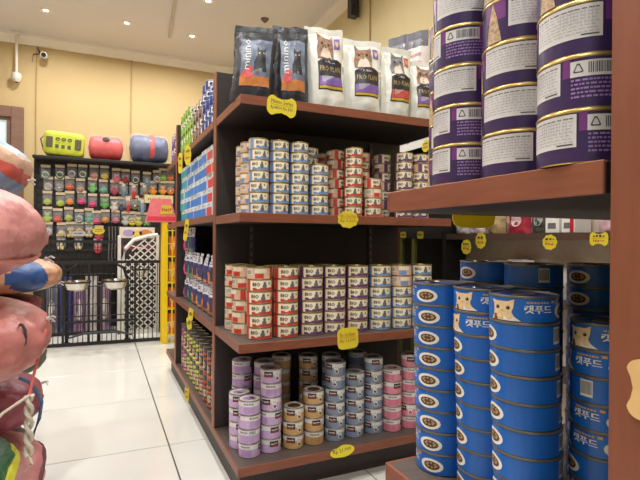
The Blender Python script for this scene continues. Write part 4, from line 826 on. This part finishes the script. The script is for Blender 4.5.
# ---------------------------------------------------------------- pile of pet beds on the left
def cush(name, x1, cy, z0, z1, sx, sy, rgb, seed, label, e1=.7, e2=.6, wr=.012, cat='pet bed', taper=None, extra=None, wf=3.6, mi=None, mats=None, rough=.42):
    m = mats or [mat('fabric_%d_%d_%d' % rgb, rgb, rough, var=.12, scale=9, bump=.6, bscale=22)]
    root = tag(empty(name, (x1-sx, cy, z0)), label, cat, 'pile of wrapped pet beds'); h = (z1-z0)/2
    o, fn = blob('cushion_body', m, 0, 0, h, sx, sy, h, e1, e2, seed, wr, 96, 56, wf, taper, root, mi); return root, fn, h
def seam(root, sx, sy, h, rgb, r=.006, zf=0, e2=.6, k=1.0):
    P = []
    for i in range(48):
        a = 2*math.pi*i/48; c, s = math.cos(a), math.sin(a); P.append((sx*k*math.copysign(abs(c)**e2, c), sy*k*math.copysign(abs(s)**e2, s), h*(1+zf)+.006*math.sin(5*a)))
    MB().tube(P, r, 6, 0, True).build('piping', mat('piping_%d_%d_%d' % rgb, rgb, .6), root, True)
def knot(root, x, y, z, s=1):
    s *= .45
    q = MB(); ball(q, (x, y, z), .010*s); q.tube([(x,y,z),(x+.02*s,y-.006,z+.012*s),(x+.034*s,y-.004,z+.004*s)], .005*s, 6); q.tube([(x,y,z),(x+.016*s,y+.006,z-.006*s),(x+.030*s,y,z-.018*s)], .004*s, 6); q.build('tied_end', mat('twist_tie', (214,206,200), .6), root, True)
PINK = (198,132,128)
# near column
cush('pet_bed', -.125, 1.18, .0, .20, .30, .27, (150,96,104), 1.1, 'mauve pet bed at the foot of the near pile')
r_, f_, h_ = cush('pet_bed', -.112, 1.20, .20, .345, .30, .28, (196,128,128), 2.2, 'dusty pink pet bed at the lower edge of the photo'); seam(r_, .30, .28, h_, (96,40,56), .004, .2)
r_, f_, h_ = cush('pet_bed', -.150, 1.035, .345, .425, .27, .17, (40,96,62), 3.3, 'green pet bed with a yellow rim in the near pile'); seam(r_, .27, .17, h_, (206,206,60), .014, -.35)
st, f_, h_ = cush('pet_bed', -.128, 1.355, .345, .485, .26, .125, (170,92,106), 4.4, 'rose maroon pet bed with a blue strap in the near pile')
MB().tube([(.225,-.09,.142),(.245,-.085,.128),(.258,-.07,.10),(.266,-.05,.07),(.262,-.06,.035),(.250,-.075,.0)], .0042, 6).build('strap', mat('strap_blue', (92,132,176), .6), st, True); knot(st, .266, -.03, .11, .8)
cush('pet_bed', -.170, 1.05, .425, .484, .26, .17, (92,36,52), 5.5, 'dark maroon pet bed under the pink drawstring bed')
# pink drawstring bed
tp = lambda z, x, y: (1.0 if z > .1 else 1-.30*min(1, (.1-z)/1.0)**1.5, (.05 if z < 0 else 0)*(-z), 0)
r_, f_, h_ = cush('drawstring_bed', -.102, 1.18, .497, .682, .30, .27, (196,122,116), 6.6, 'salmon pink drawstring pet bed below the large pink one', .75, .65, .022, taper=tp)
MB().tube([(.272+.008*math.cos(t*.63), -.150-.010*math.cos(t*.63), .125+.022*math.sin(t*.63)) for t in range(10)], .003, 5, 0, True).build('stitched_logo', mat('logo_dark', (70,50,52), .6), r_, True)
MB().tube([(.304,-.06,.12),(.296,-.09,.08),(.288,-.12,.04),(.284,-.138,.012)], .0028, 6).build('piping', mat('piping_coral', (222,110,98), .6), r_, True)
q = MB()
for s in (0, math.pi): q.tube([(.284+.005*math.cos(t*.55+s), -.140+.005*math.sin(t*.55+s), .012-.0045*t) for t in range(26)], .0042, 6)
q.tube([(.284,-.14,.012),(.25,-.19,.0),(.22,-.23,-.03)], .0026, 5); q.tube([(.284,-.14,-.10),(.290,-.145,-.115),(.278,-.15,-.125)], .003, 5); q.build('rope', mat('rope_cream', (214,204,184), .7), r_, True)
knot(r_, .30, .02, .13)
# large pink bed
r_, f_, h_ = cush('pet_bed', -.106, 1.20, .686, .940, .32, .30, PINK, 7.7, 'large round pink pet bed, foremost and biggest of the pile', .95, .8, .014); seam(r_, .315, .295, h_, (216,140,128), .005, -.4, .75, .96); knot(r_, .318, .02, .07, 1.1)
# far column
cush('pet_bed', -.20, 1.80, .0, .20, .30, .20, (110,84,100), 8.8, 'greyish plum pet bed at the foot of the far pile'); cush('pet_bed', -.18, 1.80, .20, .37, .30, .20, (130,90,104), 9.9, 'dusky mauve pet bed low in the far pile')
cush('pet_bed', -.163, 1.80, .37, .46, .30, .20, (84,104,88), 10.1, 'dark green pet bed in the far pile'); r_, f_, h_ = cush('pet_bed', -.150, 1.78, .46, .545, .30, .19, (92,126,164), 11.2, 'blue pet bed in the far pile'); seam(r_, .30, .19, h_, (70,100,146), .005); knot(r_, .30, -.02, .05, .8)
cush('pet_bed', -.175, 1.78, .545, .625, .29, .19, (150,50,72), 12.3, 'crimson pet bed in the far pile')
m_tan = mat('fabric_tan', (206,156,120), .45, var=.12, scale=12, bump=.3, bscale=26); m_bl2 = mat('fabric_blue_oval', (52,86,140), .45, var=.12, scale=12, bump=.3, bscale=26)
r_, f_, h_ = cush('wrapped_pet_bed', -.118, 1.80, .625, .74, .26, .18, (206,156,120), 13.4, 'tan pet bed with a blue end panel wrapped in plastic', .7, .6, .014, mats=[m_tan, m_bl2], mi=lambda x, y, z: 1 if (y < -.02 and ((x-.185)/.05)**2+((z-.058)/.045)**2 < 1) else 0); knot(r_, .258, -.03, .03)
cush('pet_bed', -.22, 1.80, .74, .90, .28, .20, (176,120,116), 14.5, 'faded pink pet bed behind the large pink one')
m_b = mat('fabric_denim', (120,156,196), .4, var=.15, scale=14, bump=.4, bscale=20); m_g = mat('fabric_greyblue', (120,128,142), .4, var=.15, scale=14, bump=.4, bscale=20); m_t = mat('fabric_peach', (214,168,140), .4, var=.12, scale=14, bump=.4, bscale=20); m_r = mat('fabric_scarlet', (206,78,66), .4, var=.12, scale=14, bump=.4, bscale=20)
m_plaid = mat('fabric_striped', (120,156,196), .4, bump=.5, bscale=20); nt = m_plaid.node_tree; N = nt.nodes; tc = N.new('ShaderNodeTexCoord'); sx = N.new('ShaderNodeSeparateXYZ'); nt.links.new(tc.outputs['Object'], sx.inputs[0])
ma = N.new('ShaderNodeMath'); ma.operation = 'MULTIPLY_ADD'; nt.links.new(sx.outputs['X'], ma.inputs[0]); ma.inputs[1].default_value = .45; nt.links.new(sx.outputs['Z'], ma.inputs[2])
nz = N.new('ShaderNodeTexNoise'); nz.inputs['Scale'].default_value = 12; mb2 = N.new('ShaderNodeMath'); mb2.operation = 'MULTIPLY_ADD'; nt.links.new(nz.outputs['Fac'], mb2.inputs[0]); mb2.inputs[1].default_value = .03; nt.links.new(ma.outputs[0], mb2.inputs[2])
mc2 = N.new('ShaderNodeMath'); mc2.operation = 'MULTIPLY_ADD'; nt.links.new(mb2.outputs[0], mc2.inputs[0]); mc2.inputs[1].default_value = 2.5; mc2.inputs[2].default_value = -.1
rp = N.new('ShaderNodeValToRGB'); rp.color_ramp.interpolation = 'CONSTANT'; nt.links.new(mc2.outputs[0], rp.inputs[0]); E_ = rp.color_ramp.elements
for k, (p, c) in enumerate([(0, (190,92,82)), (.20, (116,124,138)), (.30, (124,152,188)), (.42, (196,92,80)), (.52, (206,166,140)), (.64, (124,156,196))]):
    e = E_[k] if k < 2 else E_.new(p); e.position = p; e.color = S(*c)
nt.links.new(rp.outputs[0], N['Principled BSDF'].inputs['Base Color'])
r_, f_, h_ = cush('wrapped_pet_bed', -.205, 1.78, .90, 1.125, .30, .20, (120,156,196), 15.6, 'blue, peach and red pet bed wrapped in plastic on top of the pile', .8, .7, .016, mats=[m_plaid]); knot(r_, .30, -.02, .08, 1.3)
